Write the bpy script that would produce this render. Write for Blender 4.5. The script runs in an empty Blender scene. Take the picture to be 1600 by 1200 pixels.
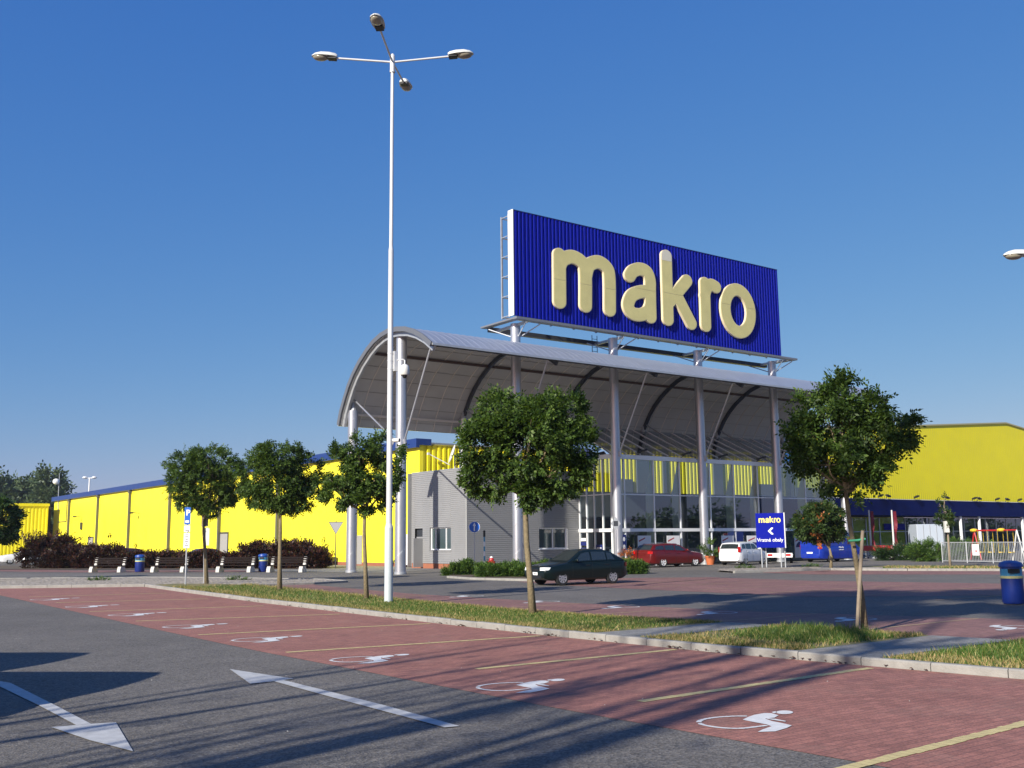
import bpy, bmesh, math, random
import numpy as np
from mathutils import Vector, Matrix
rad = math.radians
random.seed(7); rng = np.random.default_rng(11)
scene = bpy.context.scene
COL = scene.collection

# ------------------------------------------------------------------ camera, sky, sun, exposure
CAM_H = 1.8; FPX = 1602.7; PITCH = rad(8.665); ROLL = rad(-0.608); YAW = rad(53.15)
_cp, _sp = math.cos(PITCH), math.sin(PITCH)
FWD = np.array([math.cos(YAW)*_cp, math.sin(YAW)*_cp, _sp])
_r = np.array([math.sin(YAW), -math.cos(YAW), 0.0]); _u = np.cross(_r, FWD)
RGT = _r*math.cos(ROLL) + _u*math.sin(ROLL); UPV = -_r*math.sin(ROLL) + _u*math.cos(ROLL)
EYE = np.array([0, 0, CAM_H])
cam_d = bpy.data.cameras.new('camera'); cam = bpy.data.objects.new('camera', cam_d); COL.objects.link(cam)
cam.matrix_world = Matrix(((RGT[0], UPV[0], -FWD[0], 0), (RGT[1], UPV[1], -FWD[1], 0), (RGT[2], UPV[2], -FWD[2], CAM_H), (0, 0, 0, 1)))
cam_d.sensor_width = 36; cam_d.lens = FPX/1600*36; cam_d.clip_start = 0.1; cam_d.clip_end = 4000
scene.camera = cam

SUN_AZ = rad(16.5); SUN_EL = rad(26.5)          # direction the light travels (from +X towards +Y), height
world = bpy.data.worlds.new('World'); scene.world = world; world.use_nodes = True
wn = world.node_tree; wn.nodes.clear()
sky = wn.nodes.new('ShaderNodeTexSky'); sky.sky_type = 'NISHITA'; sky.sun_disc = False
sky.sun_elevation = SUN_EL; sky.sun_rotation = rad(253.5)
sky.altitude = 0; sky.air_density = 1.0; sky.dust_density = 0.5; sky.ozone_density = 10
EXPOSURE = 0.52
bg = wn.nodes.new('ShaderNodeBackground'); bg.inputs[1].default_value = 0.1
wo = wn.nodes.new('ShaderNodeOutputWorld'); sp_ = wn.nodes.new('ShaderNodeSeparateColor'); cb_ = wn.nodes.new('ShaderNodeCombineColor')
wn.links.new(sky.outputs[0], sp_.inputs[0])
for i_, (gain, gam) in enumerate(((1.80, 1.20), (0.79, 0.76), (0.71, 0.31))):     # camera-like colour response of the clear morning sky
    m0 = wn.nodes.new('ShaderNodeMath'); m0.operation = 'MULTIPLY'; m0.inputs[1].default_value = 0.1165; wn.links.new(sp_.outputs[i_], m0.inputs[0])
    m1 = wn.nodes.new('ShaderNodeMath'); m1.operation = 'POWER'; m1.inputs[1].default_value = gam; wn.links.new(m0.outputs[0], m1.inputs[0])
    m2 = wn.nodes.new('ShaderNodeMath'); m2.operation = 'MULTIPLY'; m2.inputs[1].default_value = gain*10/2**EXPOSURE; wn.links.new(m1.outputs[0], m2.inputs[0])
    wn.links.new(m2.outputs[0], cb_.inputs[i_])
wn.links.new(cb_.outputs[0], bg.inputs[0]); wn.links.new(bg.outputs[0], wo.inputs[0])
sd = bpy.data.lights.new('sun', 'SUN'); sd.energy = 5.0; sd.angle = rad(0.55); sd.color = (1.0, 0.94, 0.84)
sun = bpy.data.objects.new('sun', sd); COL.objects.link(sun)
_d = Vector((math.cos(SUN_AZ)*math.cos(SUN_EL), math.sin(SUN_AZ)*math.cos(SUN_EL), -math.sin(SUN_EL)))
sun.rotation_euler = _d.to_track_quat('-Z', 'Y').to_euler(); sun.location = (-30, -10, 30)
scene.view_settings.view_transform = 'Standard'; scene.view_settings.look = 'None'
scene.view_settings.exposure = EXPOSURE; scene.view_settings.gamma = 1
try: scene.view_settings.use_curve_mapping = False
except Exception: pass
scene.cycles.max_bounces = 8; scene.cycles.transparent_max_bounces = 24

# ------------------------------------------------------------------ surveying helpers (photo pixel -> place)
def ray(x, y): return FWD*FPX + RGT*(x-800) - UPV*(y-600)
def G(x, y, z=0.0):
    d = ray(x, y); t = (z-CAM_H)/d[2]; return EYE + d*t
def PL(x, y, ax, val):
    d = ray(x, y); return EYE + d*((val-EYE[ax])/d[ax])
def AT(x, y, P):
    d = ray(x, y); h = np.array([FWD[0], FWD[1], 0.0]); return EYE + d*(((np.array([P[0], P[1], 0.0])-EYE*[1, 1, 0]) @ h)/(d @ h))
def DIR(x, dist):
    d = ray(x, 846); d = d/np.hypot(d[0], d[1]); return np.array([d[0]*dist, d[1]*dist, 0.0])

# ------------------------------------------------------------------ materials
MATS = {}
def nt(m): return m.node_tree.nodes, m.node_tree.links
def mat(name, col, rough=0.6, metal=0.0, var=0.0, vscale=2.0, spec=0.5, bump=0.0, bscale=40.0, coat=0.0, stretch=None, dirt=0.0):
    if name in MATS: return MATS[name]
    m = bpy.data.materials.new(name); m.use_nodes = True; N, L = nt(m); b = N['Principled BSDF']
    b.inputs['Base Color'].default_value = (*col, 1); b.inputs['Roughness'].default_value = rough
    b.inputs['Metallic'].default_value = metal; b.inputs['Specular IOR Level'].default_value = spec
    b.inputs['Coat Weight'].default_value = coat; b.inputs['Coat Roughness'].default_value = 0.05
    tc = N.new('ShaderNodeTexCoord'); src = tc.outputs['Object']
    if stretch:
        mp = N.new('ShaderNodeMapping'); mp.inputs['Scale'].default_value = stretch; L.new(src, mp.inputs[0]); src = mp.outputs[0]
    if var > 0:
        n = N.new('ShaderNodeTexNoise'); n.inputs['Scale'].default_value = vscale; n.inputs['Detail'].default_value = 6
        n.inputs['Roughness'].default_value = 0.65
        L.new(src, n.inputs['Vector'])
        r = N.new('ShaderNodeMapRange'); r.inputs[1].default_value = 0.25; r.inputs[2].default_value = 0.75
        r.inputs[3].default_value = 1-var; r.inputs[4].default_value = 1+var; L.new(n.outputs[0], r.inputs[0])
        mx = N.new('ShaderNodeVectorMath'); mx.operation = 'SCALE'; mx.inputs[0].default_value = col
        L.new(r.outputs[0], mx.inputs['Scale']); L.new(mx.outputs[0], b.inputs['Base Color'])
        r2 = N.new('ShaderNodeMapRange'); r2.inputs[3].default_value = max(0.02, rough-0.12); r2.inputs[4].default_value = min(1, rough+0.12)
        L.new(n.outputs[0], r2.inputs[0]); L.new(r2.outputs[0], b.inputs['Roughness'])
    if bump > 0:
        n2 = N.new('ShaderNodeTexNoise'); n2.inputs['Scale'].default_value = bscale; n2.inputs['Detail'].default_value = 3
        L.new(src, n2.inputs['Vector']); bp = N.new('ShaderNodeBump'); bp.inputs['Strength'].default_value = bump
        bp.inputs['Distance'].default_value = 0.02; L.new(n2.outputs[0], bp.inputs['Height']); L.new(bp.outputs[0], b.inputs['Normal'])
    MATS[name] = m; return m

def mat_asphalt(name, base, stain):
    m = bpy.data.materials.new(name); m.use_nodes = True; N, L = nt(m); b = N['Principled BSDF']
    tc = N.new('ShaderNodeTexCoord')
    def noise(sc, det, ro):
        n = N.new('ShaderNodeTexNoise'); n.inputs['Scale'].default_value = sc; n.inputs['Detail'].default_value = det; n.inputs['Roughness'].default_value = ro; L.new(tc.outputs['Object'], n.inputs['Vector']); return n.outputs[0]
    def rng_(src, a, b_, c, d):
        r = N.new('ShaderNodeMapRange'); r.inputs[1].default_value = a; r.inputs[2].default_value = b_; r.inputs[3].default_value = c; r.inputs[4].default_value = d; L.new(src, r.inputs[0]); return r.outputs[0]
    def mul(x, y):
        q = N.new('ShaderNodeMath'); q.operation = 'MULTIPLY'; L.new(x, q.inputs[0]); L.new(y, q.inputs[1]); return q.outputs[0]
    vor = N.new('ShaderNodeTexVoronoi'); vor.inputs['Scale'].default_value = 48; L.new(tc.outputs['Object'], vor.inputs['Vector'])
    sx = N.new('ShaderNodeSeparateXYZ'); L.new(vor.outputs['Color'], sx.inputs[0])
    f = mul(rng_(sx.outputs[0], 0, 1, 0.52, 1.55), rng_(noise(14, 5, 0.8), 0.3, 0.7, 0.72, 1.28))
    f = mul(f, rng_(noise(0.25, 7, 0.6), 0.3, 0.7, 1-stain, 1+stain)); f = mul(f, rng_(noise(1.6, 6, 0.7), 0.25, 0.75, 0.84, 1.16))
    cr = N.new('ShaderNodeValToRGB'); cr.color_ramp.elements[0].color = (base[0]*0.97, base[1], base[2]*1.05, 1); cr.color_ramp.elements[1].color = (base[0]*1.06, base[1], base[2]*0.92, 1); L.new(sx.outputs[1], cr.inputs[0])
    mx = N.new('ShaderNodeVectorMath'); mx.operation = 'SCALE'; L.new(cr.outputs[0], mx.inputs[0]); L.new(f, mx.inputs['Scale'])
    L.new(mx.outputs[0], b.inputs['Base Color']); b.inputs['Roughness'].default_value = 0.85
    bp = N.new('ShaderNodeBump'); bp.inputs['Strength'].default_value = 0.7; bp.inputs['Distance'].default_value = 0.008
    L.new(vor.outputs['Distance'], bp.inputs['Height']); L.new(bp.outputs[0], b.inputs['Normal'])
    return m

def mat_pavers(name, c1, c2, mortar, stain=0.12):
    m = bpy.data.materials.new(name); m.use_nodes = True; N, L = nt(m); b = N['Principled BSDF']
    tc = N.new('ShaderNodeTexCoord')
    br = N.new('ShaderNodeTexBrick'); br.inputs['Color1'].default_value = (*c1, 1); br.inputs['Color2'].default_value = (*c2, 1)
    br.inputs['Mortar'].default_value = (*mortar, 1); br.inputs['Scale'].default_value = 1.0
    br.inputs['Brick Width'].default_value = 0.2; br.inputs['Row Height'].default_value = 0.1; br.inputs['Mortar Size'].default_value = 0.007
    br.inputs['Mortar Smooth'].default_value = 0.3
    L.new(tc.outputs['Object'], br.inputs['Vector'])
    big = N.new('ShaderNodeTexNoise'); big.inputs['Scale'].default_value = 0.5; big.inputs['Detail'].default_value = 8; big.inputs['Roughness'].default_value = 0.7
    L.new(tc.outputs['Object'], big.inputs['Vector'])
    fine = N.new('ShaderNodeTexNoise'); fine.inputs['Scale'].default_value = 45; fine.inputs['Detail'].default_value = 3
    L.new(tc.outputs['Object'], fine.inputs['Vector'])
    rr = N.new('ShaderNodeMapRange'); rr.inputs[1].default_value = 0.3; rr.inputs[2].default_value = 0.7; rr.inputs[3].default_value = 1-stain; rr.inputs[4].default_value = 1+stain
    L.new(big.outputs[0], rr.inputs[0])
    r3 = N.new('ShaderNodeMapRange'); r3.inputs[1].default_value = 0.3; r3.inputs[2].default_value = 0.7; r3.inputs[3].default_value = 0.72; r3.inputs[4].default_value = 1.28
    L.new(fine.outputs[0], r3.inputs[0])
    mm = N.new('ShaderNodeMath'); mm.operation = 'MULTIPLY'; L.new(rr.outputs[0], mm.inputs[0]); L.new(r3.outputs[0], mm.inputs[1])
    # single stones differ: a cell noise with one value per paver, and sandy dust in patches
    wn_ = N.new('ShaderNodeTexWhiteNoise'); wn_.noise_dimensions = '2D'; sc_ = N.new('ShaderNodeVectorMath'); sc_.operation = 'MULTIPLY'; sc_.inputs[1].default_value = (5, 10, 0); fl_ = N.new('ShaderNodeVectorMath'); fl_.operation = 'FLOOR'
    L.new(tc.outputs['Object'], sc_.inputs[0]); L.new(sc_.outputs[0], fl_.inputs[0]); L.new(fl_.outputs[0], wn_.inputs['Vector'])
    r4 = N.new('ShaderNodeMapRange'); r4.inputs[3].default_value = 0.86; r4.inputs[4].default_value = 1.14; L.new(wn_.outputs['Value'], r4.inputs[0])
    m2 = N.new('ShaderNodeMath'); m2.operation = 'MULTIPLY'; L.new(mm.outputs[0], m2.inputs[0]); L.new(r4.outputs[0], m2.inputs[1])
    mx = N.new('ShaderNodeVectorMath'); mx.operation = 'SCALE'; L.new(br.outputs[0], mx.inputs[0]); L.new(m2.outputs[0], mx.inputs['Scale'])
    du = N.new('ShaderNodeTexNoise'); du.inputs['Scale'].default_value = 0.9; du.inputs['Detail'].default_value = 9; du.inputs['Roughness'].default_value = 0.75; L.new(tc.outputs['Object'], du.inputs['Vector'])
    r5_ = N.new('ShaderNodeMapRange'); r5_.inputs[1].default_value = 0.52; r5_.inputs[2].default_value = 0.75; r5_.inputs[3].default_value = 0; r5_.inputs[4].default_value = 0.45; L.new(du.outputs[0], r5_.inputs[0])
    mi = N.new('ShaderNodeMix'); mi.data_type = 'RGBA'; mi.inputs[7].default_value = (c1[0]*0.95, c1[0]*0.62, c1[0]*0.47, 1); L.new(r5_.outputs[0], mi.inputs[0]); L.new(mx.outputs[0], mi.inputs[6])
    L.new(mi.outputs[2], b.inputs['Base Color']); b.inputs['Roughness'].default_value = 0.8
    bp = N.new('ShaderNodeBump'); bp.inputs['Strength'].default_value = 0.5; bp.inputs['Distance'].default_value = 0.005; bp.invert = True
    L.new(br.outputs['Fac'], bp.inputs['Height']); L.new(bp.outputs[0], b.inputs['Normal'])
    return m

def mat_leaf(name, ramp, trans=0.35, rough=0.5):
    m = bpy.data.materials.new(name); m.use_nodes = True; N, L = nt(m); N.clear()
    out = N.new('ShaderNodeOutputMaterial'); g = N.new('ShaderNodeNewGeometry')
    cr = N.new('ShaderNodeValToRGB')
    els = cr.color_ramp.elements
    while len(els) < len(ramp): els.new(0.5)
    for e, (p, c) in zip(els, ramp): e.position = p; e.color = (*c, 1)
    L.new(g.outputs['Random Per Island'], cr.inputs[0])
    d = N.new('ShaderNodeBsdfPrincipled'); d.inputs['Roughness'].default_value = rough; d.inputs['Specular IOR Level'].default_value = 0.3
    t = N.new('ShaderNodeBsdfTranslucent'); L.new(cr.outputs[0], d.inputs['Base Color'])
    sc = N.new('ShaderNodeVectorMath'); sc.operation = 'MULTIPLY'; sc.inputs[1].default_value = (1.3, 1.3, 0.5)
    L.new(cr.outputs[0], sc.inputs[0]); L.new(sc.outputs[0], t.inputs[0])
    mx = N.new('ShaderNodeMixShader'); mx.inputs[0].default_value = trans
    L.new(d.outputs[0], mx.inputs[1]); L.new(t.outputs[0], mx.inputs[2]); L.new(mx.outputs[0], out.inputs[0])
    return m

def mat_glass(name, tint=(0.75, 0.85, 0.88), refl=1.0, base=0.06):
    m = bpy.data.materials.new(name); m.use_nodes = True; N, L = nt(m); N.clear()
    out = N.new('ShaderNodeOutputMaterial'); tr = N.new('ShaderNodeBsdfTransparent'); tr.inputs[0].default_value = (*tint, 1)
    gl = N.new('ShaderNodeBsdfGlossy'); gl.inputs[0].default_value = (0.85, 0.92, 1, 1); gl.inputs['Roughness'].default_value = 0.01
    fr = N.new('ShaderNodeFresnel'); fr.inputs[0].default_value = 1.5
    ad = N.new('ShaderNodeMath'); ad.operation = 'MULTIPLY_ADD'; ad.inputs[1].default_value = refl; ad.inputs[2].default_value = base; ad.use_clamp = True
    L.new(fr.outputs[0], ad.inputs[0])
    mx = N.new('ShaderNodeMixShader'); L.new(ad.outputs[0], mx.inputs[0]); L.new(tr.outputs[0], mx.inputs[1]); L.new(gl.outputs[0], mx.inputs[2])
    L.new(mx.outputs[0], out.inputs[0]); return m

def mat_grass_base():
    m = bpy.data.materials.new('turf'); m.use_nodes = True; N, L = nt(m); b = N['Principled BSDF']
    tc = N.new('ShaderNodeTexCoord'); n = N.new('ShaderNodeTexNoise'); n.inputs['Scale'].default_value = 1.3; n.inputs['Detail'].default_value = 9; n.inputs['Roughness'].default_value = 0.75
    L.new(tc.outputs['Object'], n.inputs['Vector'])
    cr = N.new('ShaderNodeValToRGB'); cr.color_ramp.elements[0].position = 0.4; cr.color_ramp.elements[1].position = 0.6
    cr.color_ramp.elements[0].color = (0.09, 0.115, 0.028, 1); cr.color_ramp.elements[1].color = (0.27, 0.20, 0.085, 1)
    L.new(n.outputs[0], cr.inputs[0]); L.new(cr.outputs[0], b.inputs['Base Color']); b.inputs['Roughness'].default_value = 0.95
    return m

def mat_gravel():
    m = bpy.data.materials.new('gravel'); m.use_nodes = True; N, L = nt(m); b = N['Principled BSDF']
    tc = N.new('ShaderNodeTexCoord'); v = N.new('ShaderNodeTexVoronoi'); v.inputs['Scale'].default_value = 9
    L.new(tc.outputs['Object'], v.inputs['Vector'])
    cr = N.new('ShaderNodeValToRGB'); cr.color_ramp.elements[0].color = (0.16, 0.135, 0.105, 1); cr.color_ramp.elements[1].color = (0.5, 0.44, 0.36, 1)
    sx = N.new('ShaderNodeSeparateXYZ'); L.new(v.outputs['Color'], sx.inputs[0]); L.new(sx.outputs[0], cr.inputs[0])
    L.new(cr.outputs[0], b.inputs['Base Color']); b.inputs['Roughness'].default_value = 0.9
    bp = N.new('ShaderNodeBump'); bp.inputs['Strength'].default_value = 1; bp.inputs['Distance'].default_value = 0.05; bp.invert = True
    L.new(v.outputs['Distance'], bp.inputs['Height']); L.new(bp.outputs[0], b.inputs['Normal'])
    return m

M_ASPH = mat_asphalt('asphalt', (0.122, 0.113, 0.101), 0.16)
M_ASPH2 = mat_asphalt('asphalt_worn', (0.140, 0.130, 0.115), 0.15)
M_RED = mat_pavers('red_pavers', (0.325, 0.138, 0.102), (0.285, 0.12, 0.09), (0.19, 0.088, 0.07))
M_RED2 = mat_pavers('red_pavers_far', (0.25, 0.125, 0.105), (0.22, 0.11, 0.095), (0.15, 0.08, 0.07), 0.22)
M_PATH = mat_pavers('grey_pavers', (0.25, 0.245, 0.23), (0.21, 0.205, 0.19), (0.13, 0.13, 0.12))
M_KERB = mat('kerb_concrete', (0.27, 0.26, 0.235), 0.85, var=0.25, vscale=3, bump=0.4)
M_JOINT = mat('joint', (0.1, 0.09, 0.08), 0.9)
M_TURF = mat_grass_base(); M_GRAVEL = mat_gravel()
M_WHITEPAINT = mat('road_white', (0.66, 0.66, 0.64), 0.7, var=0.14, vscale=9)
M_YELPAINT = mat('road_yellow', (0.56, 0.46, 0.21), 0.75, var=0.2, vscale=6)
M_YEL = mat('yellow_cladding', (0.90, 0.80, 0.035), 0.45, var=0.09, vscale=0.5, spec=0.35, stretch=(1, 1, 0.15))
M_YEL2 = mat('yellow_profile', (0.80, 0.70, 0.012), 0.45, var=0.06, vscale=0.3, spec=0.35)
M_BLUE = mat('blue_trim', (0.003, 0.009, 0.085), 0.6, var=0.08, vscale=0.6, spec=0.1)
M_BLUE_FASCIA = mat('blue_fascia', (0.015, 0.04, 0.17), 0.4, var=0.08, vscale=0.6)
M_BLUE_SIGN = mat('blue_sign', (0.002, 0.008, 0.26), 0.6, var=0.08, vscale=0.8, spec=0.08)
M_BLUE_ROAD = mat('blue_roadsign', (0.01, 0.11, 0.48), 0.35)
M_DKBLUE = mat('dark_blue_panel', (0.012, 0.02, 0.13), 0.4)
M_LETTER = mat('cream_letter', (0.62, 0.56, 0.24), 0.6, var=0.10, vscale=0.9, spec=0.3)
M_LETTERP = mat('pale_letter', (0.66, 0.63, 0.50), 0.5)
M_LETTER_EDGE = mat('letter_edge', (0.72, 0.62, 0.4), 0.5)
M_WHITE = mat('white_paint', (0.78, 0.78, 0.77), 0.4, var=0.04, vscale=2)
M_OFFW = mat('off_white', (0.62, 0.62, 0.58), 0.5)
M_STEEL = mat('silver_column', (0.50, 0.51, 0.545), 0.36, metal=0.72, var=0.07, vscale=1.0, stretch=(1, 1, 0.4))
M_GALV = mat('galvanised', (0.46, 0.48, 0.50), 0.4, metal=0.5, var=0.12, vscale=3)
M_POLE = mat('lamp_pole_paint', (0.60, 0.61, 0.61), 0.45, metal=0.15, var=0.06, vscale=2)
M_POLE_LOW = mat('lamp_pole_sleeve', (0.50, 0.56, 0.58), 0.5, metal=0.1, var=0.05)
M_DARKM = mat('dark_steel', (0.055, 0.06, 0.07), 0.45, metal=0.4)
M_BLACK = mat('black_plastic', (0.012, 0.012, 0.013), 0.5)
M_CREY = mat('grey_cladding', (0.275, 0.277, 0.28), 0.5, metal=0.15, var=0.06, vscale=0.8)
M_GREYD = mat('grey_door', (0.32, 0.31, 0.29), 0.5)
M_SOFFIT = mat('canopy_lining', (0.50, 0.49, 0.46), 0.7, var=0.10, vscale=0.5)
M_SEAM = mat('lining_seam', (0.70, 0.64, 0.56), 0.6)
M_ROOFMET = mat('roof_metal', (0.33, 0.37, 0.44), 0.5, metal=0.5, var=0.08, vscale=1)
M_FRAME = mat('white_frame', (0.82, 0.83, 0.83), 0.35, metal=0.1)
M_GLASS = mat_glass('hall_glass', (0.62, 0.72, 0.73), 1.15, 0.10)
M_ROOFGLASS = mat_glass('roof_glass', (0.17, 0.19, 0.14), 1.3, 0.20)
M_WGLASS = mat('window_glass', (0.05, 0.075, 0.08), 0.06, spec=0.9)
M_CGLASS = mat('car_glass', (0.02, 0.028, 0.03), 0.03, spec=1.0)
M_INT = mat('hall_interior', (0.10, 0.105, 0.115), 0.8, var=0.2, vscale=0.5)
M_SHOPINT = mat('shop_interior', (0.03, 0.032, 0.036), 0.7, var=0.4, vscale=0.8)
M_TYRE = mat('tyre', (0.014, 0.014, 0.015), 0.85)
M_RIM = mat('alloy_rim', (0.55, 0.56, 0.58), 0.3, metal=0.7)
M_REDLAMP = mat('red_lamp', (0.45, 0.01, 0.01), 0.15)
M_CLEARLAMP = mat('clear_lamp', (0.72, 0.74, 0.74), 0.12)
M_BARK = mat('bark', (0.19, 0.15, 0.085), 0.9, var=0.35, vscale=14, bump=0.8, bscale=30)
M_BARKD = mat('dark_bark', (0.06, 0.048, 0.035), 0.95, var=0.3, vscale=8)
M_WOOD = mat('stake_wood', (0.25, 0.20, 0.145), 0.85, var=0.25, vscale=5)
M_BRICKBASE = mat('red_plinth', (0.30, 0.11, 0.06), 0.85, var=0.15, vscale=4)
M_TERRA = mat('terracotta', (0.48, 0.13, 0.045), 0.7)
M_CONC = mat('bench_concrete', (0.55, 0.54, 0.5), 0.85, var=0.15, vscale=9)
M_BROWN = mat('bench_wood', (0.012, 0.007, 0.006), 0.85, spec=0.2)
M_REDP = mat('red_paint', (0.42, 0.02, 0.02), 0.4)
M_YELP = mat('yellow_plastic', (0.72, 0.50, 0.03), 0.4)
M_BINBLUE = mat('bin_blue', (0.006, 0.022, 0.16), 0.4, var=0.08, vscale=6)
M_BINLID = mat('bin_lid', (0.012, 0.06, 0.30), 0.4)
M_BINBAND = mat('bin_band', (0.55, 0.52, 0.22), 0.5)
M_TURQ = mat('bin_turquoise', (0.06, 0.28, 0.45), 0.4)
M_LAMPBODY = mat('lamp_housing', (0.60, 0.61, 0.57), 0.4)
M_LAMPGLASS = mat('lamp_bowl', (0.30, 0.27, 0.20), 0.12, spec=0.7)
GREEN = [(0.0, (0.020, 0.042, 0.009)), (0.4, (0.052, 0.098, 0.018)), (0.75, (0.085, 0.148, 0.026)), (1.0, (0.15, 0.215, 0.045))]
M_LEAF = mat_leaf('robinia_leaf', GREEN, 0.38)
M_LEAFD = mat_leaf('dark_leaf', [(0.0, (0.010, 0.026, 0.008)), (0.6, (0.025, 0.058, 0.013)), (1.0, (0.05, 0.095, 0.022))], 0.25)
M_LEAFO = mat_leaf('globe_leaf', [(0.0, (0.018, 0.04, 0.010)), (0.9, (0.055, 0.095, 0.02)), (0.99, (0.09, 0.10, 0.02)), (1.0, (0.32, 0.13, 0.03))], 0.25)
M_ORANGE = mat_leaf('orange_leaf', [(0, (0.30, 0.09, 0.02)), (1, (0.55, 0.19, 0.06))], 0.3)
M_JUNI = mat_leaf('juniper_leaf', [(0, (0.02, 0.05, 0.010)), (0.5, (0.055, 0.115, 0.016)), (1, (0.12, 0.19, 0.03))], 0.25)
M_BARB = mat_leaf('barberry_leaf', [(0, (0.012, 0.007, 0.006)), (0.55, (0.035, 0.011, 0.008)), (0.85, (0.085, 0.028, 0.013)), (1, (0.04, 0.05, 0.015))], 0.25)
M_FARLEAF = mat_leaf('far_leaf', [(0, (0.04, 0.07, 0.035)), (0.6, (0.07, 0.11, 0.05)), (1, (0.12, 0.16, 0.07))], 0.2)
M_BLADE = mat_leaf('grass_blade', [(0, (0.05, 0.10, 0.015)), (0.38, (0.11, 0.17, 0.03)), (0.46, (0.33, 0.25, 0.10)), (1, (0.47, 0.36, 0.16))], 0.25)
M_BLADEG = mat_leaf('green_blade', [(0, (0.04, 0.09, 0.015)), (0.75, (0.10, 0.18, 0.03)), (1, (0.38, 0.33, 0.12))], 0.3)

# ------------------------------------------------------------------ mesh builder
class MB:
    def __init__(s): s.v = []; s.f = []
    def add(s, vs, fs):
        o = len(s.v); s.v += [tuple(float(c) for c in v) for v in vs]; s.f += [tuple(i+o for i in f) for f in fs]; return s
    def quad(s, a, b, c, d): return s.add([a, b, c, d], [(0, 1, 2, 3)])
    def box(s, x0, x1, y0, y1, z0, z1):
        return s.add([(x0, y0, z0), (x1, y0, z0), (x1, y1, z0), (x0, y1, z0), (x0, y0, z1), (x1, y0, z1), (x1, y1, z1), (x0, y1, z1)],
                     [(0, 3, 2, 1), (4, 5, 6, 7), (0, 1, 5, 4), (1, 2, 6, 5), (2, 3, 7, 6), (3, 0, 4, 7)])
    def beam(s, p, q, w, h, up=(0, 0, 1)):
        p = np.array(p, float); q = np.array(q, float); d = q-p; d /= np.linalg.norm(d)
        a = np.cross(d, up); n = np.linalg.norm(a)
        if n < 1e-6: a = np.cross(d, (0, 1, 0)); n = np.linalg.norm(a)
        a = a/n*w/2; b = np.cross(a/np.linalg.norm(a), d)*h/2
        vs = [p-a-b, p+a-b, p+a+b, p-a+b, q-a-b, q+a-b, q+a+b, q-a+b]
        return s.add(vs, [(0, 3, 2, 1), (4, 5, 6, 7), (0, 1, 5, 4), (1, 2, 6, 5), (2, 3, 7, 6), (3, 0, 4, 7)])
    def tube(s, pts, rads, n=10, caps=True):
        pts = [np.array(p, float) for p in pts]
        if not hasattr(rads, '__len__'): rads = [rads]*len(pts)
        rings = []; ref = None; vs = []
        for i, p in enumerate(pts):
            d = (pts[min(i+1, len(pts)-1)]-pts[max(i-1, 0)]); d /= max(np.linalg.norm(d), 1e-9)
            if ref is None: ref = np.array([1, 0, 0.]) if abs(d[0]) < 0.9 else np.array([0, 1, 0.])
            a = ref-d*(ref @ d); a /= np.linalg.norm(a); b = np.cross(d, a); ref = a
            for k in range(n):
                t = 2*math.pi*k/n; vs.append(p+(a*math.cos(t)+b*math.sin(t))*rads[i])
        fs = []
        for i in range(len(pts)-1):
            for k in range(n):
                k2 = (k+1) % n; fs.append((i*n+k, i*n+k2, (i+1)*n+k2, (i+1)*n+k))
        if caps: fs.append(tuple(range(n-1, -1, -1))); fs.append(tuple((len(pts)-1)*n+k for k in range(n)))
        return s.add(vs, fs)
    def lathe(s, prof, c=(0, 0, 0), n=20):
        vs = []; fs = []
        for r, z in prof:
            for k in range(n):
                t = 2*math.pi*k/n; vs.append((c[0]+r*math.cos(t), c[1]+r*math.sin(t), c[2]+z))
        for i in range(len(prof)-1):
            for k in range(n):
                k2 = (k+1) % n; fs.append((i*n+k, i*n+k2, (i+1)*n+k2, (i+1)*n+k))
        return s.add(vs, fs)
    def prism(s, pts, ext):
        n = len(pts); e = np.array(ext, float); a = [np.array(p, float) for p in pts]
        vs = a+[p+e for p in a]; fs = [tuple(range(n-1, -1, -1)), tuple(range(n, 2*n))]
        fs += [(i, (i+1) % n, n+(i+1) % n, n+i) for i in range(n)]
        return s.add(vs, fs)
    def ellip(s, c, r, nu=14, nv=8, zmin=-1.0, zmax=1.0):
        prof = []
        a0 = math.asin(zmin); a1 = math.asin(zmax)
        vs = []; fs = []
        for i in range(nv+1):
            a = a0+(a1-a0)*i/nv
            for k in range(nu):
                t = 2*math.pi*k/nu; vs.append((c[0]+r[0]*math.cos(a)*math.cos(t), c[1]+r[1]*math.cos(a)*math.sin(t), c[2]+r[2]*math.sin(a)))
        for i in range(nv):
            for k in range(nu):
                k2 = (k+1) % nu; fs.append((i*nu+k, i*nu+k2, (i+1)*nu+k2, (i+1)*nu+k))
        fs.append(tuple(range(nu-1, -1, -1))); fs.append(tuple(nv*nu+k for k in range(nu)))
        return s.add(vs, fs)

def link_mesh(name, me, parent=None, m=None, smooth=False):
    if m is not None and not me.materials: me.materials.append(m)
    if smooth is True: me.polygons.foreach_set('use_smooth', [True]*len(me.polygons))
    elif smooth:
        me.polygons.foreach_set('use_smooth', [True]*len(me.polygons)); me.set_sharp_from_angle(angle=rad(smooth))
    o = bpy.data.objects.new(name, me); COL.objects.link(o)
    if parent is not None: o.parent = parent
    return o
def obj(name, mb, m, parent=None, smooth=False, origin=None, bevel=0):
    """origin: world point the verts are relative to (verts given in world coords)"""
    me = bpy.data.meshes.new(name); v = mb.v
    if origin is not None: v = [(a-origin[0], b-origin[1], c-origin[2]) for a, b, c in v]
    me.from_pydata(v, [], mb.f); me.update()
    o = link_mesh(name, me, parent, m, smooth)
    if bevel:
        md = o.modifiers.new('bevel', 'BEVEL'); md.width = bevel; md.segments = 2; md.limit_method = 'ANGLE'; md.angle_limit = rad(40)
    return o
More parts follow.
